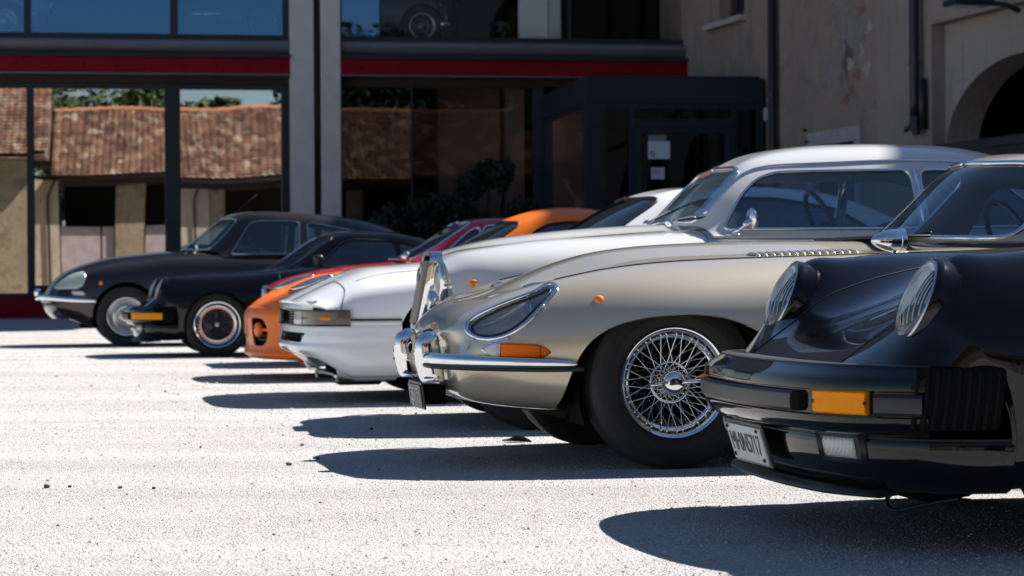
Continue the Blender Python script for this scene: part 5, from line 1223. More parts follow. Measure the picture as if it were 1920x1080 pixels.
    w = wheel_disc(car, .305, .212, .205, 'mesh', (simple('polished_lip', (.80, .81, .82), .12, 1.0), CHROME_SOFT, simple('wheel_black', (.012, .012, .013), .4)))
    set_wheels(car, w, .03, 2.27, .695, .72, .305)
    return car
HEADLENS = lens('headlight_glass', (.93, .95, .97), .12, .8, ribs=30, ax='y', coat=.3, rs=.6)
FOGLENS = lens('fog_lens', (.80, .82, .80), .22, .35, ribs=60)
LAMPGLASS = glass('lamp_glass', (.93, .95, .97), .02, .05)
black = build_black()
far = copy_tree(black); far.location = (-2.954, 21.737, 0); far.rotation_euler = (0, 0, rad(12)); far['label'] = 'black coupe with deep polished wheel lips parked next to the brown saloon'
def side_lamp():
    PP, NN = plan_path([(-.795, 0), (-.787, -.2), (-.762, -.40), (-.718, -.56), (-.648, -.68), (-.55, -.765), (-.46, -.803)], 70); k = (PP[:, 1] > -.80) & (PP[:, 1] < -.60)
    obj('indicator', sweep_plan(PP[k], NN[k], [(0, .4205), (.034, .419), (.038, .414), (.038, .364), (.034, .3595), (0, .358)]), AMBER, far, ang=40)
side_lamp()
for ch in list(far.children):
    if ch.name.split('.')[0] in ('number_plate', 'plate_screw', 'tow_loop'):
        for g in list(ch.children): bpy.data.objects.remove(g)
        bpy.data.objects.remove(ch)
# ------------------------------------------------------------------ pale grey classic coupe with an upright chrome grille
def build_grey():
    P = paint('pale_grey_paint', (.64, .64, .625), .0, .34, .03)
    car = thing('classic_coupe', 'pale grey classic coupe with tall upright chrome grille and chrome window trim', 'car', (0.009, 11.193, 0), rad(8))
    C = rows([
        (0, [(-.372, 0, .845), (-.378, -.17, .842), (-.395, -.33, .822), (-.412, -.53, .797), (-.405, -.69, .735), (-.385, -.772, .59), (-.38, -.78, .42), (-.38, -.70, .26), (-.42, -.4, .2), (-.42, 0, .2)]),
        (-.33, [(0, .860), (-.19, .855), (-.36, .842), (-.58, .826), (.02, -.735, .75), (.04, -.812, .60), (.04, -.817, .42), (.04, -.765, .25), (-.45, .2), (0, .2)]),
        (-.20, [(0, .892), (-.20, .882), (-.37, .861), (-.60, .853), (-.76, .775), (-.838, .61), (-.845, .42), (-.79, .245), (-.45, .2), (0, .2)]),
        (0, [(0, .924), (-.21, .911), (-.38, .883), (-.60, .882), (-.77, .80), (-.85, .62), (-.855, .42), (-.80, .24), (-.45, .2), (0, .2)]),
        (.35, [(0, .958), (-.21, .945), (-.39, .912), (-.60, .900), (-.775, .812), (-.855, .625), (-.86, .42), (-.805, .24), (-.45, .2), (0, .2)]),
        (.75, [(0, .975), (-.21, .966), (-.40, .938), (-.61, .915), (-.78, .825), (-.86, .63), (-.863, .42), (-.81, .24), (-.45, .2), (0, .2)]),
        (1.2, [(0, .97), (-.22, .965), (-.42, .95), (-.64, .925), (-.79, .835), (-.862, .64), (-.865, .42), (-.81, .24), (-.45, .2), (0, .2)]),
        (2.0, [(0, .965), (-.24, .962), (-.45, .95), (-.66, .925), (-.80, .84), (-.865, .64), (-.865, .42), (-.81, .24), (-.45, .2), (0, .2)]),
        (2.75, [(0, .955), (-.25, .952), (-.46, .94), (-.66, .91), (-.79, .83), (-.85, .64), (-.85, .43), (-.80, .26), (-.45, .22), (0, .22)]),
        (3.35, [(0, .91), (-.25, .905), (-.44, .89), (-.61, .85), (-.72, .77), (-.77, .62), (-.765, .46), (-.71, .33), (-.4, .29), (0, .29)]),
        (3.75, [(0, .80), (-.22, .795), (-.38, .78), (-.52, .74), (-.60, .68), (-.63, .58), (-.62, .48), (-.56, .40), (-.3, .36), (0, .36)]),
        (3.88, [(0, .68), (-.12, .68), (-.2, .67), (-.27, .65), (-.31, .62), (-.33, .57), (-.32, .52), (-.28, .48), (-.15, .46), (0, .46)])])
    s, keep = car_shell(car, P, C, [round_arch(0, .325, .37), round_arch(2.62, .325, .36)], (5.65, 8.3, -1, 2.75, .4), 150, 84)
    shell('body', s, keep, P, car, .014); x, y, z = s.V.T; front_cap(car, s, P, 84)
    gap = simple('gap_dark', ())
    trim_line('bonnet_gap', s, -(y+np.interp(x, [-.4, -.3, -.2, .7], [.33, .365, .38, .40])), .0028, gap, car, 5, sel=lambda q: (q[:, 2] > .78) & (q[:, 0] < .72))
    trim_line('door_gap', s, np.where(y < -.4, polysd(x, z, roundpoly([(.83, .26), (1.93, .26), (1.93, 1.1), (.83, 1.1)], .05)), -1), .003, gap, car, 5)
    wells(car, (0, .32, .375, .45, .80), (2.62, .325, .37, .45, .80)); underbody(car, -.35, 3.3, .5, .17, .42)
    G = rows([
        (0, [(.74, 0, .978), (.755, -.30, .975), (.795, -.555, .962), (.825, -.635, .948), (.855, -.73, .905)]),
        (0, [(.885, 0, 1.125), (.895, -.30, 1.12), (.92, -.535, 1.10), (.945, -.625, 1.05), (.97, -.745, .90)]),
        (0, [(1.055, 0, 1.272), (1.06, -.28, 1.262), (1.065, -.495, 1.225), (1.085, -.625, 1.10), (1.10, -.755, .90)]),
        (1.30, [(0, 1.350), (-.28, 1.336), (-.515, 1.262), (-.64, 1.10), (-.765, .90)]),
        (1.80, [(0, 1.381), (-.28, 1.366), (-.53, 1.282), (-.655, 1.10), (-.775, .90)]),
        (2.22, [(0, 1.362), (-.28, 1.347), (-.52, 1.265), (-.65, 1.09), (-.77, .89)]),
        (2.54, [(0, 1.28), (-.27, 1.265), (-.49, 1.20), (-.62, 1.05), (-.74, .88)]),
        (2.88, [(0, 1.12), (-.26, 1.11), (-.46, 1.07), (-.58, .98), (-.70, .86)]),
        (3.18, [(0, .93), (-.25, .925), (-.43, .905), (-.54, .87), (-.63, .80)])])
    g, fw, fs = greenhouse(car, P, G, (.06, 1.86, 1.97), (6.2, 7.8, 1.5), [roundpoly([(.905, .935), (1.865, .935), (1.865, 1.225), (1.20, 1.215), (1.10, 1.18), (1.01, 1.095)], [.02, .015, .03, .06, .05, .04]), roundpoly([(1.905, .935), (2.45, .945), (2.52, 1.0), (2.30, 1.18), (2.12, 1.222), (1.905, 1.226)], .04)], CARGLASS, CHROME, .009, 100, 60)
    trim_line('drip_rail', g, np.where(g.V[:, 1] < -.2, g.v-(2.0+np.interp(g.u, [0, 2, 3, 5, 6.4], [.15, .12, .08, .08, .15])), -1), .008, CHROME, car, 8, sel=lambda q: (q[:, 0] > .84) & (q[:, 0] < 2.75))
    for sg in (-1, 1): obj('window_post', tube(np.array([(1.885, sg*.76, .93), (1.885, sg*.655, 1.10), (1.885, sg*.575, 1.225)]), .014, 8), CHROME, car)
    interior(car, .95, 2.7, .66, .28, .93, LEATHER, seatx=1.75, seatz=.32, hd=False, right=True, wheelm=PLASTIC)
    # grille
    fr = roundpoly([(-.175, .46), (.175, .46), (.20, .70), (.20, .848), (-.20, .848), (-.20, .70)], [.05, .05, .1, .06, .06, .1], 6)
    def lean(s_): s_.V[:, 0] += -.487+(s_.V[:, 2]-.46)*.19; return s_
    n = len(fr); inn = fr*np.array([.80, .88])+np.array([0, .078]); L = [(-.0, fr, 1.0), (-.02, fr*np.array([.97, .99])+np.array([0, .0065]), 1), (-.016, inn, 1), (.04, inn, 1)]
    V = np.concatenate([np.stack([np.full(n, d), q[:, 0], q[:, 1]], -1) for d, q, _ in [(.12, fr, 1)]+L]); F = [(j*n+i, j*n+(i+1) % n, (j+1)*n+(i+1) % n, (j+1)*n+i) for j in range(4) for i in range(n)]
    gr = obj('grille', lean(outward(S(V, F))), CHROME, car, ang=50)
    hard('grille_backing', lean(prism(inn, .035, .04, 'yz')), UNDER, gr)
    for i in range(21): hard('grille_slat', lean(bx(-.030, .01, -.150+.0148*i, -.143+.0148*i, .495, .80, .0015)), simple('grille_ground_tone', (.34, .29, .24), .3, .9), gr)  # slat brown is the ground's reflection put into the metal colour
    bd = roundpoly([(-.045, .66), (.045, .66), (.045, .73), (.03, .77), (-.03, .77), (-.045, .73)], .012)
    e = hard('grille_badge', lean(prism(bd-np.array([.06, .0]), -.042, -.03, 'yz')), simple('badge_white', (.7, .7, .68), .4), gr)
    hard('badge_field', lean(bx(-.046, -.0425, -.095, -.025, .70, .735)), simple('badge_blue', (.05, .04, .2), .4), e); hard('badge_field', lean(bx(-.046, -.0425, -.095, -.025, .665, .698)), simple('badge_orange', (.5, .25, .06), .4), e)
    # lamps
    for sg in (-1, 1):
        hl = obj('headlight', mv(outward(lathe([(.088, .10), (.098, .04), (.102, .0), (.097, -.02), (.085, -.024), (.078, -.014)], 40, 'x')), (-.405, sg*.44, .700)), CHROME, car)
        obj('headlight_lens', mv(outward(lathe([(.001+.082*math.sin(t_), -.014-.03*(math.cos(t_)-math.cos(1.5))) for t_ in np.linspace(0, 1.5, 9)], 36, 'x')), (-.405, sg*.44, .700)), CLEARL, hl)
        obj('headlight_reflector', mv(outward(lathe([(.001, .05), (.045, .03), (.08, -.012)], 30, 'x')), (-.405, sg*.44, .700)), CHROME, hl)
        fo = obj('fog_lamp', mv(outward(lathe([(.02, .09), (.034, .05), (.042, .0), (.038, -.012), (.03, -.01)], 30, 'x')), (-.45, sg*.29, .60)), CHROME, car); obj('fog_lens', mv(sphere((0, 0, 0), .034, 16, 8, (.3, 1, 1)), (-.457, sg*.29, .60)), CLEARL, fo)
        obj('side_marker', mv(sphere((0, 0, 0), .022, 14, 8, (1, .5, 1)), (-.30, sg*(-side_y(s, -.30, .685)), .685)), ORANGE_L, car)
    obj('front_bumper', tube(curve([(-.30, -.86, .35), (-.45, -.80, .35), (-.53, -.6, .35), (-.56, -.3, .35), (-.565, 0, .35), (-.56, .3, .35), (-.53, .6, .35), (-.45, .80, .35), (-.30, .86, .35)], 50), .045, 12, flat=(.6, 1)), CHROME, car)
    obj('rear_bumper', tube(curve([(3.3, -.80, .48), (3.75, -.70, .48), (3.93, -.3, .48), (3.93, .3, .48), (3.75, .70, .48), (3.3, .80, .48)], 40), .045, 12, flat=(.6, 1)), CHROME, car)
    for sg in (-1, 1): obj('tail_lamp', sphere((3.70, sg*.58, .66), .06, 12, 8, (.6, .5, 1)), simple('tail_red', ()), car)
    # door mirror on a chrome foot, wipers
    mo = obj('door_mirror', mv(rot(outward(lathe([(.001, .02), (.03, .016), (.046, .004), (.052, -.008), (.050, -.014), (.001, -.010)], 32, 'x')), rad(12), 'Z'), (1.015, -.845, .98)), CHROME, car)
    obj('mirror_stem', tube(np.array([(.93, -.80, .915), (.955, -.815, .93), (.985, -.835, .955), (1.01, -.843, .972)]), np.array([.010, .009, .009, .012]), 10), CHROME, mo); obj('mirror_foot', sphere((.93, -.80, .908), .035, 16, 8, (1.1, .6, .25)), CHROME, mo)
    obj('mirror_knuckle', sphere((.985, -.835, .957), .018, 12, 8), CHROME, mo)
    wiper(car, (.70, -.44, .982), (.88, -.62, 1.0)); wiper(car, (.70, .1, .985), (.88, -.10, 1.08)); obj('wiper_boss', sphere((.70, -.44, .978), .022, 12, 8), CHROME, car); obj('wiper_boss', sphere((.70, .1, .982), .022, 12, 8), CHROME, car)
    for sg in (-1, 1): obj('sill_trim', tube(np.array([(.45, sg*.835, .27), (2.2, sg*.835, .27)]), .012, 6), CHROME, car)
    w = wheel_disc(car, .327, .205, .175, 'cap', (P, CHROME)); set_wheels(car, w, 0, 2.62, .665, .665, .327)
# ------------------------------------------------------------------ white wedge coupe
def build_white():
    P = paint('white_paint', (.90, .905, .905), 0, .35, 0)
    car = thing('white_coupe', 'white modern wedge coupe with smoked wraparound front lamps and black side strip', 'car', (-.482, 13.643, 0), rad(12))
    C = rows([
        (0, [(-.905, 0, .590), (-.90, -.3, .588), (-.882, -.55, .582), (-.84, -.70, .572), (-.78, -.80, .560), (-.735, -.838, .48), (-.735, -.838, .36), (-.70, -.80, .20), (-.68, -.5, .15), (-.70, 0, .15)]),
        (0, [(-.80, 0, .645), (-.795, -.3, .641), (-.78, -.55, .628), (-.74, -.70, .605), (-.69, -.81, .575), (-.64, -.855, .48), (-.64, -.855, .36), (-.61, -.82, .19), (-.60, -.5, .14), (-.62, 0, .14)]),
        (-.56, [(0, .750), (-.30, .744), (-.55, .722), (-.71, .685), (-.82, .63), (-.872, .49), (-.872, .36), (-.83, .18), (-.5, .14), (0, .14)]),
        (-.33, [(0, .797), (-.30, .791), (-.57, .768), (-.73, .732), (-.835, .665), (-.882, .50), (-.882, .36), (-.84, .18), (-.5, .14), (0, .14)]),
        (0, [(0, .828), (-.30, .824), (-.58, .805), (-.745, .768), (-.845, .695), (-.888, .51), (-.888, .36), (-.845, .18), (-.5, .14), (0, .14)]),
        (.5, [(0, .895), (-.30, .888), (-.60, .865), (-.76, .82), (-.85, .735), (-.89, .52), (-.89, .36), (-.85, .18), (-.5, .14), (0, .14)]),
        (1.0, [(0, .93), (-.30, .928), (-.62, .905), (-.77, .86), (-.855, .76), (-.89, .53), (-.89, .36), (-.85, .18), (-.5, .14), (0, .14)]),
        (2.0, [(0, .95), (-.30, .948), (-.64, .93), (-.78, .885), (-.86, .78), (-.89, .54), (-.89, .37), (-.85, .18), (-.5, .14), (0, .14)]),
        (2.8, [(0, .95), (-.30, .945), (-.62, .92), (-.76, .87), (-.84, .77), (-.88, .55), (-.88, .38), (-.83, .22), (-.5, .18), (0, .18)]),
        (3.4, [(0, .93), (-.30, .925), (-.58, .90), (-.70, .85), (-.78, .75), (-.81, .56), (-.81, .42), (-.76, .28), (-.5, .25), (0, .25)]),
        (3.72, [(0, .84), (-.28, .835), (-.50, .82), (-.62, .78), (-.69, .70), (-.715, .56), (-.71, .45), (-.66, .35), (-.4, .32), (0, .32)])])
    s, keep = car_shell(car, P, C, [round_arch(0, .315, .365), round_arch(2.68, .315, .36)], (5.3, 8.2, -1, 2.7, .4), 130, 80)
    shell('body', s, keep, P, car, .014); x, y, z = s.V.T; gap = simple('gap_dark', ())
    wells(car, (0, .31, .37, .45, .83), (2.68, .315, .37, .45, .83)); underbody(car, -.6, 3.3, .5, .13, .42)
    trim_line('bonnet_gap', s, -(y+np.interp(x, [-.9, -.6, 0, .8], [.62, .64, .70, .72])), .0028, gap, car, 5, sel=lambda q: (q[:, 2] > .55) & (q[:, 0] < .8) & (q[:, 0] > -.6))
    # front mask
    PV, NV = plan_path([(-.905, 0), (-.90, -.25), (-.88, -.50), (-.842, -.68), (-.78, -.80), (-.70, -.858), (-.58, -.883), (-.40, -.893), (-.335, -.893)], 80); yv = PV[:, 1]; xv = PV[:, 0]
    kt = xv < -.82; fb = obj('front_bumper', sweep_plan(PV[kt], NV[kt], [(-.05, .594), (-.02, .592), (-.008, .582), (-.004, .55), (-.004, .535)], closed=False), P, car)
    pr = curve([(-.012, .4525), (-.006, .449), (.000, .42), (.006, .385), (.006, .352), (.010, .335), (.013, .30), (.006, .25), (-.010, .205), (-.04, .168), (-.12, .15)], 50)
    lift = lambda Q, z_: np.where(z_ < .345, .345-(.345-z_)*np.interp(Q[:, 0], [-.905, -.84, -.74, -.62], [.38, .45, .75, 1.0]), z_)
    sk = sweep_plan(PV, NV, [tuple(q) for q in pr], closed=False, zoff=lift); op = roundpoly([(-.64, .408), (.64, .408), (.57, .352), (-.57, .352)], .012); op2 = np.array(op)
    sk = thicken(trim(sk, np.where(sk.V[:, 0] < -.5, -polysd(sk.V[:, 1], sk.V[:, 2], op2), 1)), .012); obj('bumper_skin', sk, P, car)
    kq = xv < -.36; obj('bumper_crease', sweep_plan(PV[kq], NV[kq], [(.003, .347), (.0066, .3465), (.0066, .3445), (.003, .344)]), gap, car)
    for sg in (-1, 1):
        kl = (yv*sg > .42) & (xv < -.625); lo = obj('front_lamp', sweep_plan(PV[kl], NV[kl], [(-.03, .531), (.002, .531), (.004, .49), (.002, .454), (-.03, .454)]), simple('smoked_lens', (.10, .055, .04), .12, 0, .6), car, ang=40)
        kc = (yv*sg > .40) & (yv*sg < .60); obj('clear_section', sweep_plan(PV[kc], NV[kc], [(-.02, .527), (.006, .527), (.0075, .49), (.006, .458), (-.02, .458)]), lens('lamp_white', (.8, .8, .78), .2, .3), lo, ang=40)
        kc = (yv*sg > .785) & (xv < -.735); obj('amber_bulb', sweep_plan(PV[kc], NV[kc], [(-.02, .502), (.0045, .502), (.005, .49), (.0045, .482), (-.02, .482)]), AMBER, lo)
        kn = (yv*sg > .22) & (yv*sg < .40)
        for q in range(5): obj('grille_bar', sweep_plan(PV[kn], NV[kn], [(-.03, .524-.015*q), (.003, .524-.015*q), (.003, .517-.015*q), (-.03, .517-.015*q)]), PLASTIC, car)
        kf = (yv*sg > .20) & (xv < -.618); obj('lamp_surround', sweep_plan(PV[kf], NV[kf], [(-.01, .540), (.006, .539), (.006, .530), (-.01, .530)]), PLASTIC, car); obj('lamp_surround', sweep_plan(PV[kf], NV[kf], [(-.01, .455), (.007, .455), (.007, .447), (-.01, .447)]), PLASTIC, car)
        kr = (yv*sg > .5) & (xv > -.63); obj('side_strip', sweep_plan(PV[kr], NV[kr], [(-.03, .489), (-.004, .488), (-.003, .479), (-.03, .478)]), RUBBER, car)
        # panel the side between bumper and wing
        obj('bumper_side', sweep_plan(PV[kr], NV[kr], [(-.03, .478), (-.008, .477), (-.006, .452), (-.03, .452)]), P, car)
    km = np.abs(yv) < .62; obj('lower_intake', sweep_plan(PV[km], NV[km], [(-.06, .405), (-.045, .404), (-.045, .345), (-.06, .344)]), UNDER, car)
    for sg in (-1, 1):
        kk = (yv*sg > .47) & (yv*sg < .62); obj('fog_lamp', sweep_plan(PV[kk], NV[kk], [(-.05, .398), (-.02, .397), (-.02, .352), (-.05, .350)]), simple('smoked_fog', (.12, .12, .12), .15, 0, .5), car)
    kk = np.abs(yv) < .75; obj('chin_spoiler', sweep_plan(PV[kk], NV[kk], [(-.14, .20), (-.07, .20), (-.065, .16), (-.14, .13)], zoff=lift), PLASTIC, car)
    hard('brake_duct', bx(-.66, -.40, -.55, -.42, .10, .16, .02), PLASTIC, car); hard('brake_duct', bx(-.66, -.40, .42, .55, .10, .16, .02), PLASTIC, car)
    # pop-up lamp lids
    lid = roundpoly([(-.95, -.34), (-.66, -.36), (-.63, -.74), (-.70, -.90), (-.95, -.90)], [.01, .06, .08, .01, .01])
    trim_line('headlamp_lid_gap', s, np.where(z > .5, polysd(x, y, lid), -1), .003, gap, car, 5)
    G = rows([
        (0, [(.62, 0, .905), (.68, -.35, .90), (.86, -.64, .885), (.95, -.72, .875), (1.02, -.80, .84)]),
        (0, [(.93, 0, 1.065), (.97, -.33, 1.055), (1.08, -.585, 1.03), (1.15, -.67, .98), (1.18, -.80, .84)]),
        (0, [(1.27, 0, 1.225), (1.29, -.31, 1.215), (1.36, -.53, 1.18), (1.40, -.65, 1.05), (1.42, -.80, .85)]),
        (1.65, [(0, 1.278), (-.31, 1.266), (-.545, 1.215), (-.66, 1.07), (-.80, .86)]),
        (2.0, [(0, 1.276), (-.31, 1.264), (-.545, 1.213), (-.665, 1.07), (-.80, .87)]),
        (2.4, [(0, 1.235), (-.31, 1.224), (-.53, 1.172), (-.65, 1.04), (-.79, .87)]),
        (2.75, [(0, 1.12), (-.30, 1.11), (-.50, 1.07), (-.61, .98), (-.74, .86)]),
        (3.1, [(0, .95), (-.28, .945), (-.46, .93), (-.56, .90), (-.66, .83)])])
    greenhouse(car, P, G, (.05, 1.84, 1.9), (5.15, 6.7, 1.6), [roundpoly([(1.08, .90), (2.55, .92), (2.62, .97), (2.38, 1.12), (2.0, 1.185), (1.6, 1.185), (1.42, 1.145)], .05)], DARKGLASS, RUBBER, .008)
    interior(car, .95, 2.4, .66, .25, .88, LEATHER, seatx=1.8, seatz=.25)
    obj('door_mirror', box((1.12, -.93, .95), (.10, .18, .11), .04, 3), P, car); obj('door_mirror', box((1.12, .93, .95), (.10, .18, .11), .04, 3), P, car)
    w = wheel_disc(car, .318, .215, .22, 'alloy', (CHROME_SOFT, CHROME_SOFT, PLASTIC)); set_wheels(car, w, 0, 2.68, .755, .755, .318)
# ------------------------------------------------------------------ orange fibreglass coupe
def build_orange():
    P = paint('orange_paint', (.86, .17, .004), 0, .45, 0, coat=.3, spec=.25)
    car = thing('orange_coupe', 'bright orange low coupe with round-badged nose opening between white and red cars', 'car', (-1.115, 16.577, 0), rad(12))
    C = rows([
        (0, [(-.83, 0, .50), (-.825, -.25, .50), (-.80, -.42, .498), (-.765, -.55, .49), (-.71, -.66, .47), (-.66, -.71, .41), (-.64, -.71, .32), (-.60, -.68, .19), (-.56, -.4, .16), (-.58, 0, .16)]),
        (0, [(-.75, 0, .56), (-.745, -.25, .562), (-.725, -.42, .57), (-.69, -.55, .575), (-.64, -.67, .545), (-.59, -.735, .44), (-.57, -.735, .32), (-.53, -.70, .17), (-.5, -.4, .14), (-.52, 0, .14)]),
        (-.50, [(0, .645), (-.25, .652), (-.41, .672), (-.55, .692), (-.69, .635), (-.77, .48), (-.77, .33), (-.73, .15), (-.4, .12), (0, .12)]),
        (-.28, [(0, .715), (-.25, .722), (-.42, .740), (-.56, .750), (-.71, .685), (-.79, .50), (-.79, .33), (-.75, .14), (-.4, .12), (0, .12)]),
        (.0, [(0, .780), (-.25, .780), (-.43, .784), (-.58, .782), (-.72, .715), (-.80, .51), (-.80, .33), (-.76, .14), (-.4, .12), (0, .12)]),
        (.35, [(0, .835), (-.25, .834), (-.44, .828), (-.59, .81), (-.73, .74), (-.80, .52), (-.80, .33), (-.76, .14), (-.4, .12), (0, .12)]),
        (.9, [(0, .86), (-.26, .86), (-.46, .85), (-.61, .83), (-.74, .755), (-.80, .53), (-.80, .33), (-.76, .14), (-.4, .12), (0, .12)]),
        (1.6, [(0, .87), (-.26, .87), (-.47, .86), (-.63, .84), (-.76, .77), (-.82, .55), (-.82, .35), (-.77, .15), (-.4, .13), (0, .13)]),
        (2.3, [(0, .87), (-.26, .868), (-.46, .86), (-.62, .83), (-.75, .75), (-.81, .56), (-.80, .38), (-.74, .22), (-.4, .2), (0, .2)]),
        (2.9, [(0, .80), (-.24, .798), (-.42, .785), (-.56, .75), (-.67, .68), (-.71, .56), (-.70, .42), (-.64, .32), (-.4, .3), (0, .3)]),
        (3.1, [(0, .66), (-.2, .66), (-.34, .65), (-.44, .63), (-.51, .59), (-.54, .53), (-.53, .46), (-.48, .40), (-.3, .38), (0, .38)])])
    s, keep = car_shell(car, P, C, [round_arch(0, .30, .33), round_arch(2.3, .30, .34)], (5.5, 7.6, -1, 2.3, .4), 110, 70)
    shell('body', s, keep, P, car, .014); x, y, z = s.V.T; gap = simple('gap_dark', ())
    wells(car, (0, .30, .34, .42, .75), (2.3, .30, .35, .42, .76)); underbody(car, -.45, 2.85, .5, .12, .4)
    # nose mask with openings
    PV, NV = plan_path([(-.842, 0), (-.838, -.2), (-.815, -.40), (-.775, -.54), (-.715, -.65), (-.64, -.725), (-.52, -.765), (-.36, -.785)], 70); yv = PV[:, 1]
    s2 = sweep_plan(PV, NV, [(-.06, .535), (-.02, .515), (.004, .48), (.010, .45), (.006, .40), (.0, .34), (-.004, .28), (.0, .22), (.012, .185), (.0, .165), (-.06, .15)], closed=False)
    # finer grid for clean openings
    zz = np.linspace(0, 1, 40); pr = curve([(-.06, .535), (-.02, .515), (.004, .48), (.010, .45), (.006, .40), (.0, .34), (-.004, .28), (.0, .22), (.012, .185), (.0, .165), (-.06, .15)], 50)
    s2 = sweep_plan(PV, NV, [tuple(q) for q in pr], closed=False); X2, Y2, Z2 = s2.V.T
    op = curve([(.28, .43), (.42, .445), (.55, .43), (.585, .36), (.55, .27), (.42, .245), (.30, .265), (.26, .35)], 40, True)
    f = np.minimum(-polysd(np.abs(Y2), Z2, op), 1); nm = obj('nose_mask', thicken(trim(s2, f), .012), P, car)
    obj('nose_inner', sweep_plan(PV, NV, [(-.10, .50), (-.05, .49), (-.05, .20), (-.10, .19)]), UNDER, car)
    for sg in (-1, 1):
        i = int(np.argmin(np.abs(yv-sg*.43))); q = outward(lathe([(.001, -.026), (.04, -.025), (.052, -.018), (.055, .0), (.05, .01)], 28, 'x')); n = Vector((NV[i][0], NV[i][1], 0)); M = (-n).to_track_quat('X', 'Z').to_matrix().to_4x4(); M.translation = Vector((*(PV[i]+NV[i]*-.012), .362))
        bd = obj('round_badge', xf(q, M), P, car); k = (yv*sg > .27) & (yv*sg < .59)
        obj('opening_bar', sweep_plan(PV[k], NV[k], [(-.035, .372), (-.012, .37), (-.012, .352), (-.035, .35)]), P, car)
        for zb in (.29, .32, .40): obj('opening_slat', sweep_plan(PV[k], NV[k], [(-.045, zb+.004), (-.03, zb+.004), (-.03, zb-.004), (-.045, zb-.004)]), PLASTIC, car)
        # sloping lamp covers
    lamp = roundpoly([(-.56, -.42), (-.30, -.45), (-.27, -.60), (-.46, -.66), (-.58, -.60)], .05); fl = np.where(z > .5, polysd(x, y, lamp), -1)
    k = trim(s, fl); k = outward(k, (0, 0, 0)); both_sides('headlight', offset(k, .006), simple('lamp_dark_glass', (.12, .14, .16), .05, .3, .8), car); trim_line('headlight_trim', s, fl, .012, CHROME, car, 8)
    G = rows([
        (0, [(.50, 0, .84), (.55, -.30, .84), (.70, -.53, .83), (.78, -.60, .82), (.84, -.70, .78)]),
        (0, [(.80, 0, 1.01), (.84, -.28, 1.0), (.93, -.49, .975), (.98, -.57, .91), (1.01, -.70, .79)]),
        (0, [(1.12, 0, 1.170), (1.14, -.26, 1.16), (1.19, -.45, 1.12), (1.22, -.56, 1.0), (1.24, -.71, .80)]),
        (1.48, [(0, 1.246), (-.26, 1.235), (-.47, 1.17), (-.58, 1.02), (-.72, .81)]),
        (1.8, [(0, 1.222), (-.26, 1.212), (-.47, 1.15), (-.58, 1.01), (-.72, .82)]),
        (2.2, [(0, 1.12), (-.25, 1.11), (-.44, 1.06), (-.55, .95), (-.70, .80)]),
        (2.75, [(0, .88), (-.23, .875), (-.40, .855), (-.50, .81), (-.60, .72)])])
    greenhouse(car, P, G, (.06, 1.8, 1.85), (4.3, 5.6, 1.5), [roundpoly([(1.0, .85), (1.95, .86), (1.85, 1.06), (1.52, 1.13), (1.32, 1.115), (1.2, 1.06)], .05)], DARKGLASS, RUBBER, .008)
    interior(car, .78, 2.0, .58, .22, .82, LEATHER, seatx=1.5, seatz=.2)
    w = wheel_disc(car, .30, .195, .19, 'alloy', (CHROME_SOFT, CHROME_SOFT, PLASTIC)); set_wheels(car, w, 0, 2.3, .66, .66, .30)
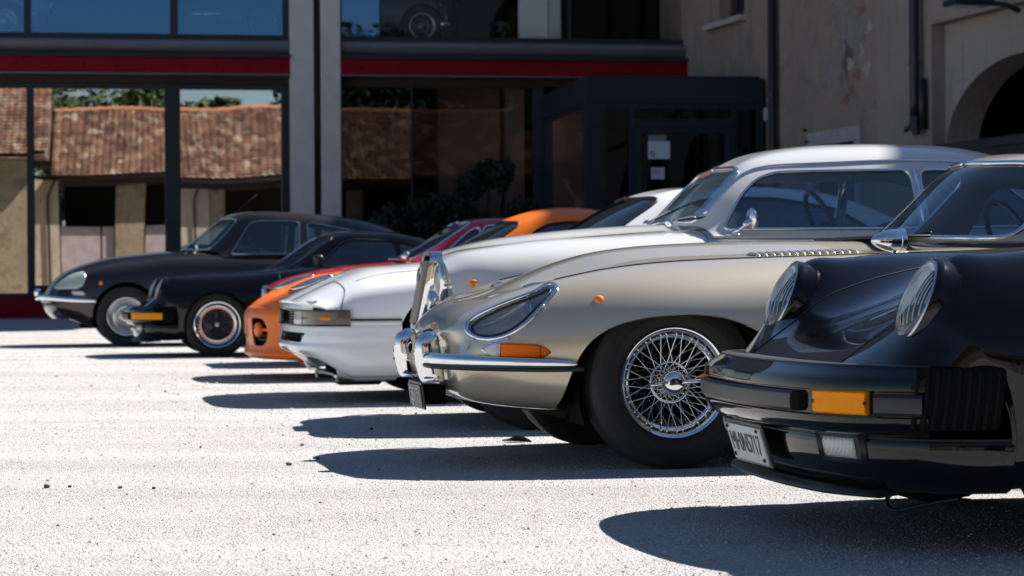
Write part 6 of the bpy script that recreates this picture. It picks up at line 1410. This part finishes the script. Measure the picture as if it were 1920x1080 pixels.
# ------------------------------------------------------------------ red coupe
def build_red():
    P = paint('red_paint', (.40, .003, .012), 0, .35, 0, coat=.7)
    car = thing('red_coupe', 'dark red classic coupe with chrome quarter-light frames beside the black coupe', 'car', (-1.337, 19.256, 0), rad(12))
    C = rows([
        (0, [(-.745, 0, .655), (-.742, -.25, .655), (-.735, -.42, .655), (-.72, -.56, .65), (-.68, -.66, .62), (-.65, -.70, .52), (-.64, -.70, .38), (-.61, -.67, .26), (-.58, -.4, .22), (-.6, 0, .22)]),
        (0, [(-.66, 0, .706), (-.66, -.25, .704), (-.655, -.42, .702), (-.64, -.57, .695), (-.60, -.69, .65), (-.57, -.735, .54), (-.56, -.735, .39), (-.53, -.70, .25), (-.5, -.4, .21), (-.52, 0, .21)]),
        (-.40, [(0, .785), (-.25, .780), (-.42, .772), (-.58, .755), (-.71, .69), (-.77, .55), (-.77, .39), (-.73, .23), (-.4, .2), (0, .2)]),
        (.0, [(0, .842), (-.26, .836), (-.43, .822), (-.60, .80), (-.73, .73), (-.79, .56), (-.79, .39), (-.75, .22), (-.4, .2), (0, .2)]),
        (.35, [(0, .868), (-.27, .864), (-.45, .85), (-.62, .825), (-.74, .75), (-.80, .57), (-.80, .39), (-.75, .22), (-.4, .2), (0, .2)]),
        (1.0, [(0, .88), (-.27, .878), (-.46, .868), (-.63, .845), (-.75, .765), (-.80, .58), (-.80, .39), (-.75, .22), (-.4, .2), (0, .2)]),
        (2.0, [(0, .88), (-.27, .878), (-.46, .868), (-.63, .845), (-.75, .765), (-.80, .58), (-.80, .40), (-.75, .23), (-.4, .2), (0, .2)]),
        (2.7, [(0, .86), (-.26, .856), (-.44, .845), (-.60, .82), (-.71, .74), (-.76, .58), (-.75, .42), (-.70, .29), (-.4, .26), (0, .26)]),
        (3.15, [(0, .78), (-.24, .776), (-.40, .765), (-.53, .74), (-.62, .68), (-.66, .57), (-.65, .46), (-.60, .38), (-.4, .35), (0, .35)])])
    s, keep = car_shell(car, P, C, [round_arch(0, .30, .34), round_arch(2.35, .30, .34)], (4.3, 6.2, -1, 2.6, .4), 100, 60)
    shell('body', s, keep, P, car, .014)
    wells(car, (0, .30, .35, .42, .74), (2.35, .30, .35, .42, .74)); underbody(car, -.5, 2.9, .5, .15, .4)
    hard('front_panel', box((-.66, 0, .52), (.10, 1.26, .26), .03), P, car); hard('grille_mesh', box((-.722, 0, .53), (.02, .7, .16), .008), UNDER, car)
    for sg in (-1, 1):
        h = obj('headlight', mv(outward(lathe([(.085, .08), (.098, .04), (.10, .0), (.095, -.018), (.085, -.02), (.078, -.012)], 36, 'x')), (-.735, sg*.52, .575)), CHROME, car)
        obj('headlight_lens', mv(sphere((0, 0, 0), .08, 20, 10, (.3, 1, 1)), (-.742, sg*.52, .575)), lens('headlight_white', (.85, .87, .88), .15, .3), h)
    obj('front_bumper', tube(curve([(-.45, -.79, .42), (-.62, -.72, .42), (-.76, -.5, .42), (-.80, 0, .42), (-.76, .5, .42), (-.62, .72, .42), (-.45, .79, .42)], 40), .032, 10, flat=(.6, 1)), CHROME, car)
    G = rows([
        (0, [(.28, 0, .885), (.30, -.30, .88), (.37, -.56, .87), (.42, -.63, .86), (.46, -.72, .82)]),
        (0, [(.60, 0, 1.055), (.615, -.29, 1.045), (.66, -.53, 1.02), (.69, -.61, .96), (.71, -.72, .83)]),
        (0, [(.925, 0, 1.220), (.93, -.28, 1.21), (.945, -.50, 1.18), (.965, -.60, 1.05), (.98, -.72, .84)]),
        (1.15, [(0, 1.246), (-.28, 1.236), (-.52, 1.195), (-.62, 1.06), (-.73, .84)]),
        (1.6, [(0, 1.246), (-.28, 1.236), (-.52, 1.195), (-.62, 1.06), (-.73, .85)]),
        (2.0, [(0, 1.20), (-.28, 1.19), (-.50, 1.15), (-.60, 1.03), (-.72, .85)]),
        (2.5, [(0, .96), (-.27, .955), (-.45, .94), (-.55, .90), (-.66, .82)])])
    greenhouse(car, P, G, (.05, 1.9, 1.92), (5.15, 5.85, 1.6), [roundpoly([(.60, .88), (.88, .88), (.99, 1.15), (.93, 1.15), (.86, 1.10)], .02), roundpoly([(.91, .88), (1.62, .88), (1.60, 1.165), (1.02, 1.165)], .025), roundpoly([(1.66, .89), (2.1, .90), (1.9, 1.12), (1.64, 1.16)], .03)], DARKGLASS, CHROME, .010)
    interior(car, .62, 2.1, .62, .25, .86, LEATHER, seatx=1.45, seatz=.25, hd=False)
    mo = obj('wing_mirror', mv(outward(lathe([(.001, -.05), (.025, -.04), (.042, -.01), (.045, .015), (.001, .018)], 24, 'x')), (.33, -.66, .905)), CHROME, car); obj('mirror_stem', tube(np.array([(.35, -.66, .82), (.34, -.66, .88)]), .012, 8), CHROME, mo)
    w = wheel_disc(car, .30, .19, .17, 'cap', (CHROME_SOFT, CHROME)); set_wheels(car, w, 0, 2.35, .645, .645, .30)
# ------------------------------------------------------------------ brown streamlined saloon
def build_brown():
    P = paint('dark_brown_paint', (.018, .011, .009), .2, .28, 0, spec=.3)
    car = thing('streamlined_saloon', 'dark brown streamlined saloon with glazed-in headlights and tall cabin', 'car', (-4.41, 25.434, 0), rad(12))
    C = rows([
        (0, [(-.93, 0, .50), (-.925, -.2, .50), (-.90, -.4, .498), (-.86, -.55, .495), (-.81, -.66, .49), (-.77, -.71, .455), (-.76, -.70, .42), (-.74, -.62, .38), (-.72, -.4, .36), (-.74, 0, .36)]),
        (0, [(-.875, 0, .60), (-.87, -.2, .60), (-.845, -.4, .60), (-.80, -.56, .60), (-.745, -.68, .575), (-.70, -.735, .50), (-.68, -.725, .42), (-.65, -.65, .34), (-.62, -.4, .31), (-.64, 0, .31)]),
        (0, [(-.72, 0, .79), (-.715, -.2, .785), (-.69, -.4, .772), (-.65, -.58, .745), (-.60, -.71, .68), (-.56, -.765, .54), (-.54, -.755, .42), (-.51, -.69, .30), (-.48, -.4, .26), (-.5, 0, .26)]),
        (-.42, [(0, .925), (-.22, .918), (-.42, .895), (-.61, .855), (-.74, .77), (-.80, .58), (-.80, .43), (-.74, .27), (-.4, .24), (0, .24)]),
        (0, [(0, 1.012), (-.23, 1.003), (-.45, .978), (-.65, .93), (-.78, .83), (-.84, .62), (-.84, .44), (-.78, .26), (-.4, .23), (0, .23)]),
        (.5, [(0, 1.058), (-.24, 1.05), (-.48, 1.03), (-.68, .985), (-.81, .89), (-.87, .66), (-.87, .45), (-.80, .25), (-.4, .22), (0, .22)]),
        (1.0, [(0, 1.06), (-.25, 1.055), (-.50, 1.04), (-.70, 1.0), (-.83, .91), (-.885, .68), (-.885, .45), (-.81, .25), (-.4, .22), (0, .22)]),
        (2.2, [(0, 1.05), (-.25, 1.045), (-.49, 1.03), (-.69, .99), (-.82, .90), (-.875, .67), (-.875, .45), (-.80, .25), (-.4, .22), (0, .22)]),
        (3.2, [(0, .99), (-.24, .985), (-.46, .97), (-.63, .93), (-.75, .84), (-.79, .64), (-.79, .46), (-.72, .30), (-.4, .26), (0, .26)]),
        (3.75, [(0, .86), (-.22, .855), (-.40, .84), (-.52, .80), (-.61, .72), (-.64, .58), (-.63, .47), (-.58, .38), (-.3, .35), (0, .35)]),
        (3.95, [(0, .70), (-.15, .70), (-.26, .69), (-.34, .67), (-.39, .62), (-.41, .56), (-.40, .50), (-.36, .46), (-.2, .44), (0, .44)])])
    s, keep = car_shell(car, P, C, [round_arch(0, .34, .37)], (5.25, 8.2, -1, 2.7, .4), 120, 70)
    shell('body', s, keep, P, car, .014); x, y, z = s.V.T
    wells(car, (0, .34, .38, .45, .78), (3.1, .33, .34, .45, .70)); underbody(car, -.5, 3.6, .55, .20, .42)
    hp_ = roundpoly([(-.80, .645), (-.72, .715), (-.60, .795), (-.455, .835), (-.44, .80), (-.455, .69), (-.51, .645)], [.02, .03, .03, .03, .02, .06, .04]); fl = np.where(y < -.3, polysd(x, z, hp_), -1)
    k = outward(trim(s, fl), (0, 0, .4)); both_sides('headlight', offset(k, .014), glass('lamp_cover', (.9, .93, .9), .04), car); both_sides('headlight_reflector', offset(k, .006), simple('lamp_pale', (.66, .70, .63), .35, 0), car); trim_line('headlight_trim', s, fl, .007, CHROME_SOFT, car, 6)
    fi = np.where(y < -.3, polysd(x, z, roundpoly([(-.60, .615), (-.47, .61), (-.43, .565), (-.58, .575)], .015)), -1); k = outward(trim(s, fi), (0, 0, .4)); both_sides('indicator', offset(k, .007), lens('indicator_clear', (.75, .74, .72), .2, .2), car)
    for sg in (-1, 1):
        obj('front_bumper', tube(curve([(-.965, sg*.12, .555), (-.945, sg*.35, .555), (-.87, sg*.56, .545), (-.76, sg*.70, .53), (-.58, sg*.785, .515), (-.33, sg*.835, .505)], 40), np.interp(np.linspace(0, 1, 40), [0, .15, .8, 1], [.045, .035, .03, .02]), 12, flat=(.6, 1)), CHROME, car)
        obj('overrider', sphere((-.955, sg*.26, .60), .05, 16, 10, (.8, .7, 1)), CHROME, car)
        obj('side_marker', sphere((-.275, sg*(-side_y(s, -.275, .70)), .70), .022, 10, 8, (1, .5, 1)), ORANGE_L, car)
        obj('mirror_stem', tube(np.array([(.74, sg*.80, 1.0), (.76, sg*.84, 1.06)]), .012, 8), CHROME, car); obj('door_mirror', sphere((.77, sg*.86, 1.10), .05, 16, 10, (.4, .8, 1)), CHROME, car)
    obj('chin', sweep_plan(*plan_path([(-.90, 0), (-.87, -.3), (-.78, -.55), (-.66, -.68), (-.5, -.73)], 40), [(-.05, .50), (.0, .49), (.005, .45), (-.03, .38), (-.10, .31)], closed=False), P, car)
    G = rows([
        (0, [(.66, 0, 1.07), (.69, -.32, 1.065), (.93, -.61, 1.05), (1.01, -.68, 1.03), (1.06, -.77, .98)]),
        (0, [(.90, 0, 1.27), (.93, -.31, 1.26), (1.12, -.575, 1.235), (1.19, -.65, 1.17), (1.22, -.775, .99)]),
        (0, [(1.15, 0, 1.452), (1.17, -.30, 1.442), (1.29, -.525, 1.405), (1.33, -.63, 1.25), (1.35, -.78, 1.0)]),
        (1.5, [(0, 1.508), (-.30, 1.496), (-.535, 1.445), (-.64, 1.26), (-.78, 1.0)]),
        (2.0, [(0, 1.494), (-.30, 1.482), (-.53, 1.43), (-.64, 1.25), (-.77, 1.0)]),
        (2.5, [(0, 1.448), (-.29, 1.436), (-.50, 1.385), (-.62, 1.22), (-.75, .99)]),
        (2.95, [(0, 1.345), (-.28, 1.333), (-.46, 1.28), (-.58, 1.15), (-.70, .96)]),
        (3.4, [(0, 1.12), (-.26, 1.11), (-.42, 1.07), (-.53, 1.0), (-.64, .90)]),
        (3.65, [(0, .92), (-.24, .915), (-.38, .90), (-.48, .86), (-.58, .78)])])
    greenhouse(car, P, G, (.05, 1.86, 1.9), (6.1, 7.4, 1.5), [roundpoly([(1.15, 1.015), (1.92, 1.015), (1.94, 1.385), (1.46, 1.39), (1.375, 1.36)], .03), roundpoly([(2.02, 1.015), (2.66, 1.02), (2.78, 1.12), (2.55, 1.28), (2.02, 1.38)], .03)], CARGLASS, CHROME, .005)
    interior(car, 1.0, 3.0, .66, .28, 1.03, TAN, seatx=1.75, seatz=.35)
    obj('aerial', tube(np.array([(1.22, .3, 1.46), (1.55, .3, 1.72)]), .0025, 5), PLASTIC, car)
    w = wheel_disc(car, .335, .205, .175, 'cap', (simple('wheel_silver', (.55, .55, .53), .3, .8), CHROME)); set_wheels(car, w, 0, 3.12, .665, .62, .335)
build_grey(); build_white(); build_orange(); build_red(); build_brown()
# ------------------------------------------------------------------ cars shown on the upper floor, behind the glass
def on_show(src_name, u, w, rz, col, label):
    src = [o for o in bpy.data.objects if o.name == src_name][0]; c = copy_tree(src); x, y = hp(u, w); c.location = (x, y, 4.605); c.rotation_euler = (0, 0, A_F+rz); c['label'] = label; c['group'] = 'cars shown on the upper floor'
    m = paint('show_'+src_name, col, .2, .35)
    for o in c.children_recursive:
        if o.type == 'MESH' and o.material_slots and o.data.materials[0].name.endswith('_paint'):
            o.material_slots[0].link = 'OBJECT'; o.material_slots[0].material = m
on_show('red_coupe', -4.85, 1.35, math.pi, (.35, .42, .48), 'pale blue-grey coupe shown behind the upper window above the brown saloon')
on_show('classic_coupe', 1.9, 1.6, math.pi*1.0, (.02, .02, .022), 'dark classic coupe shown behind the upper window right of the piers')
drop_used()
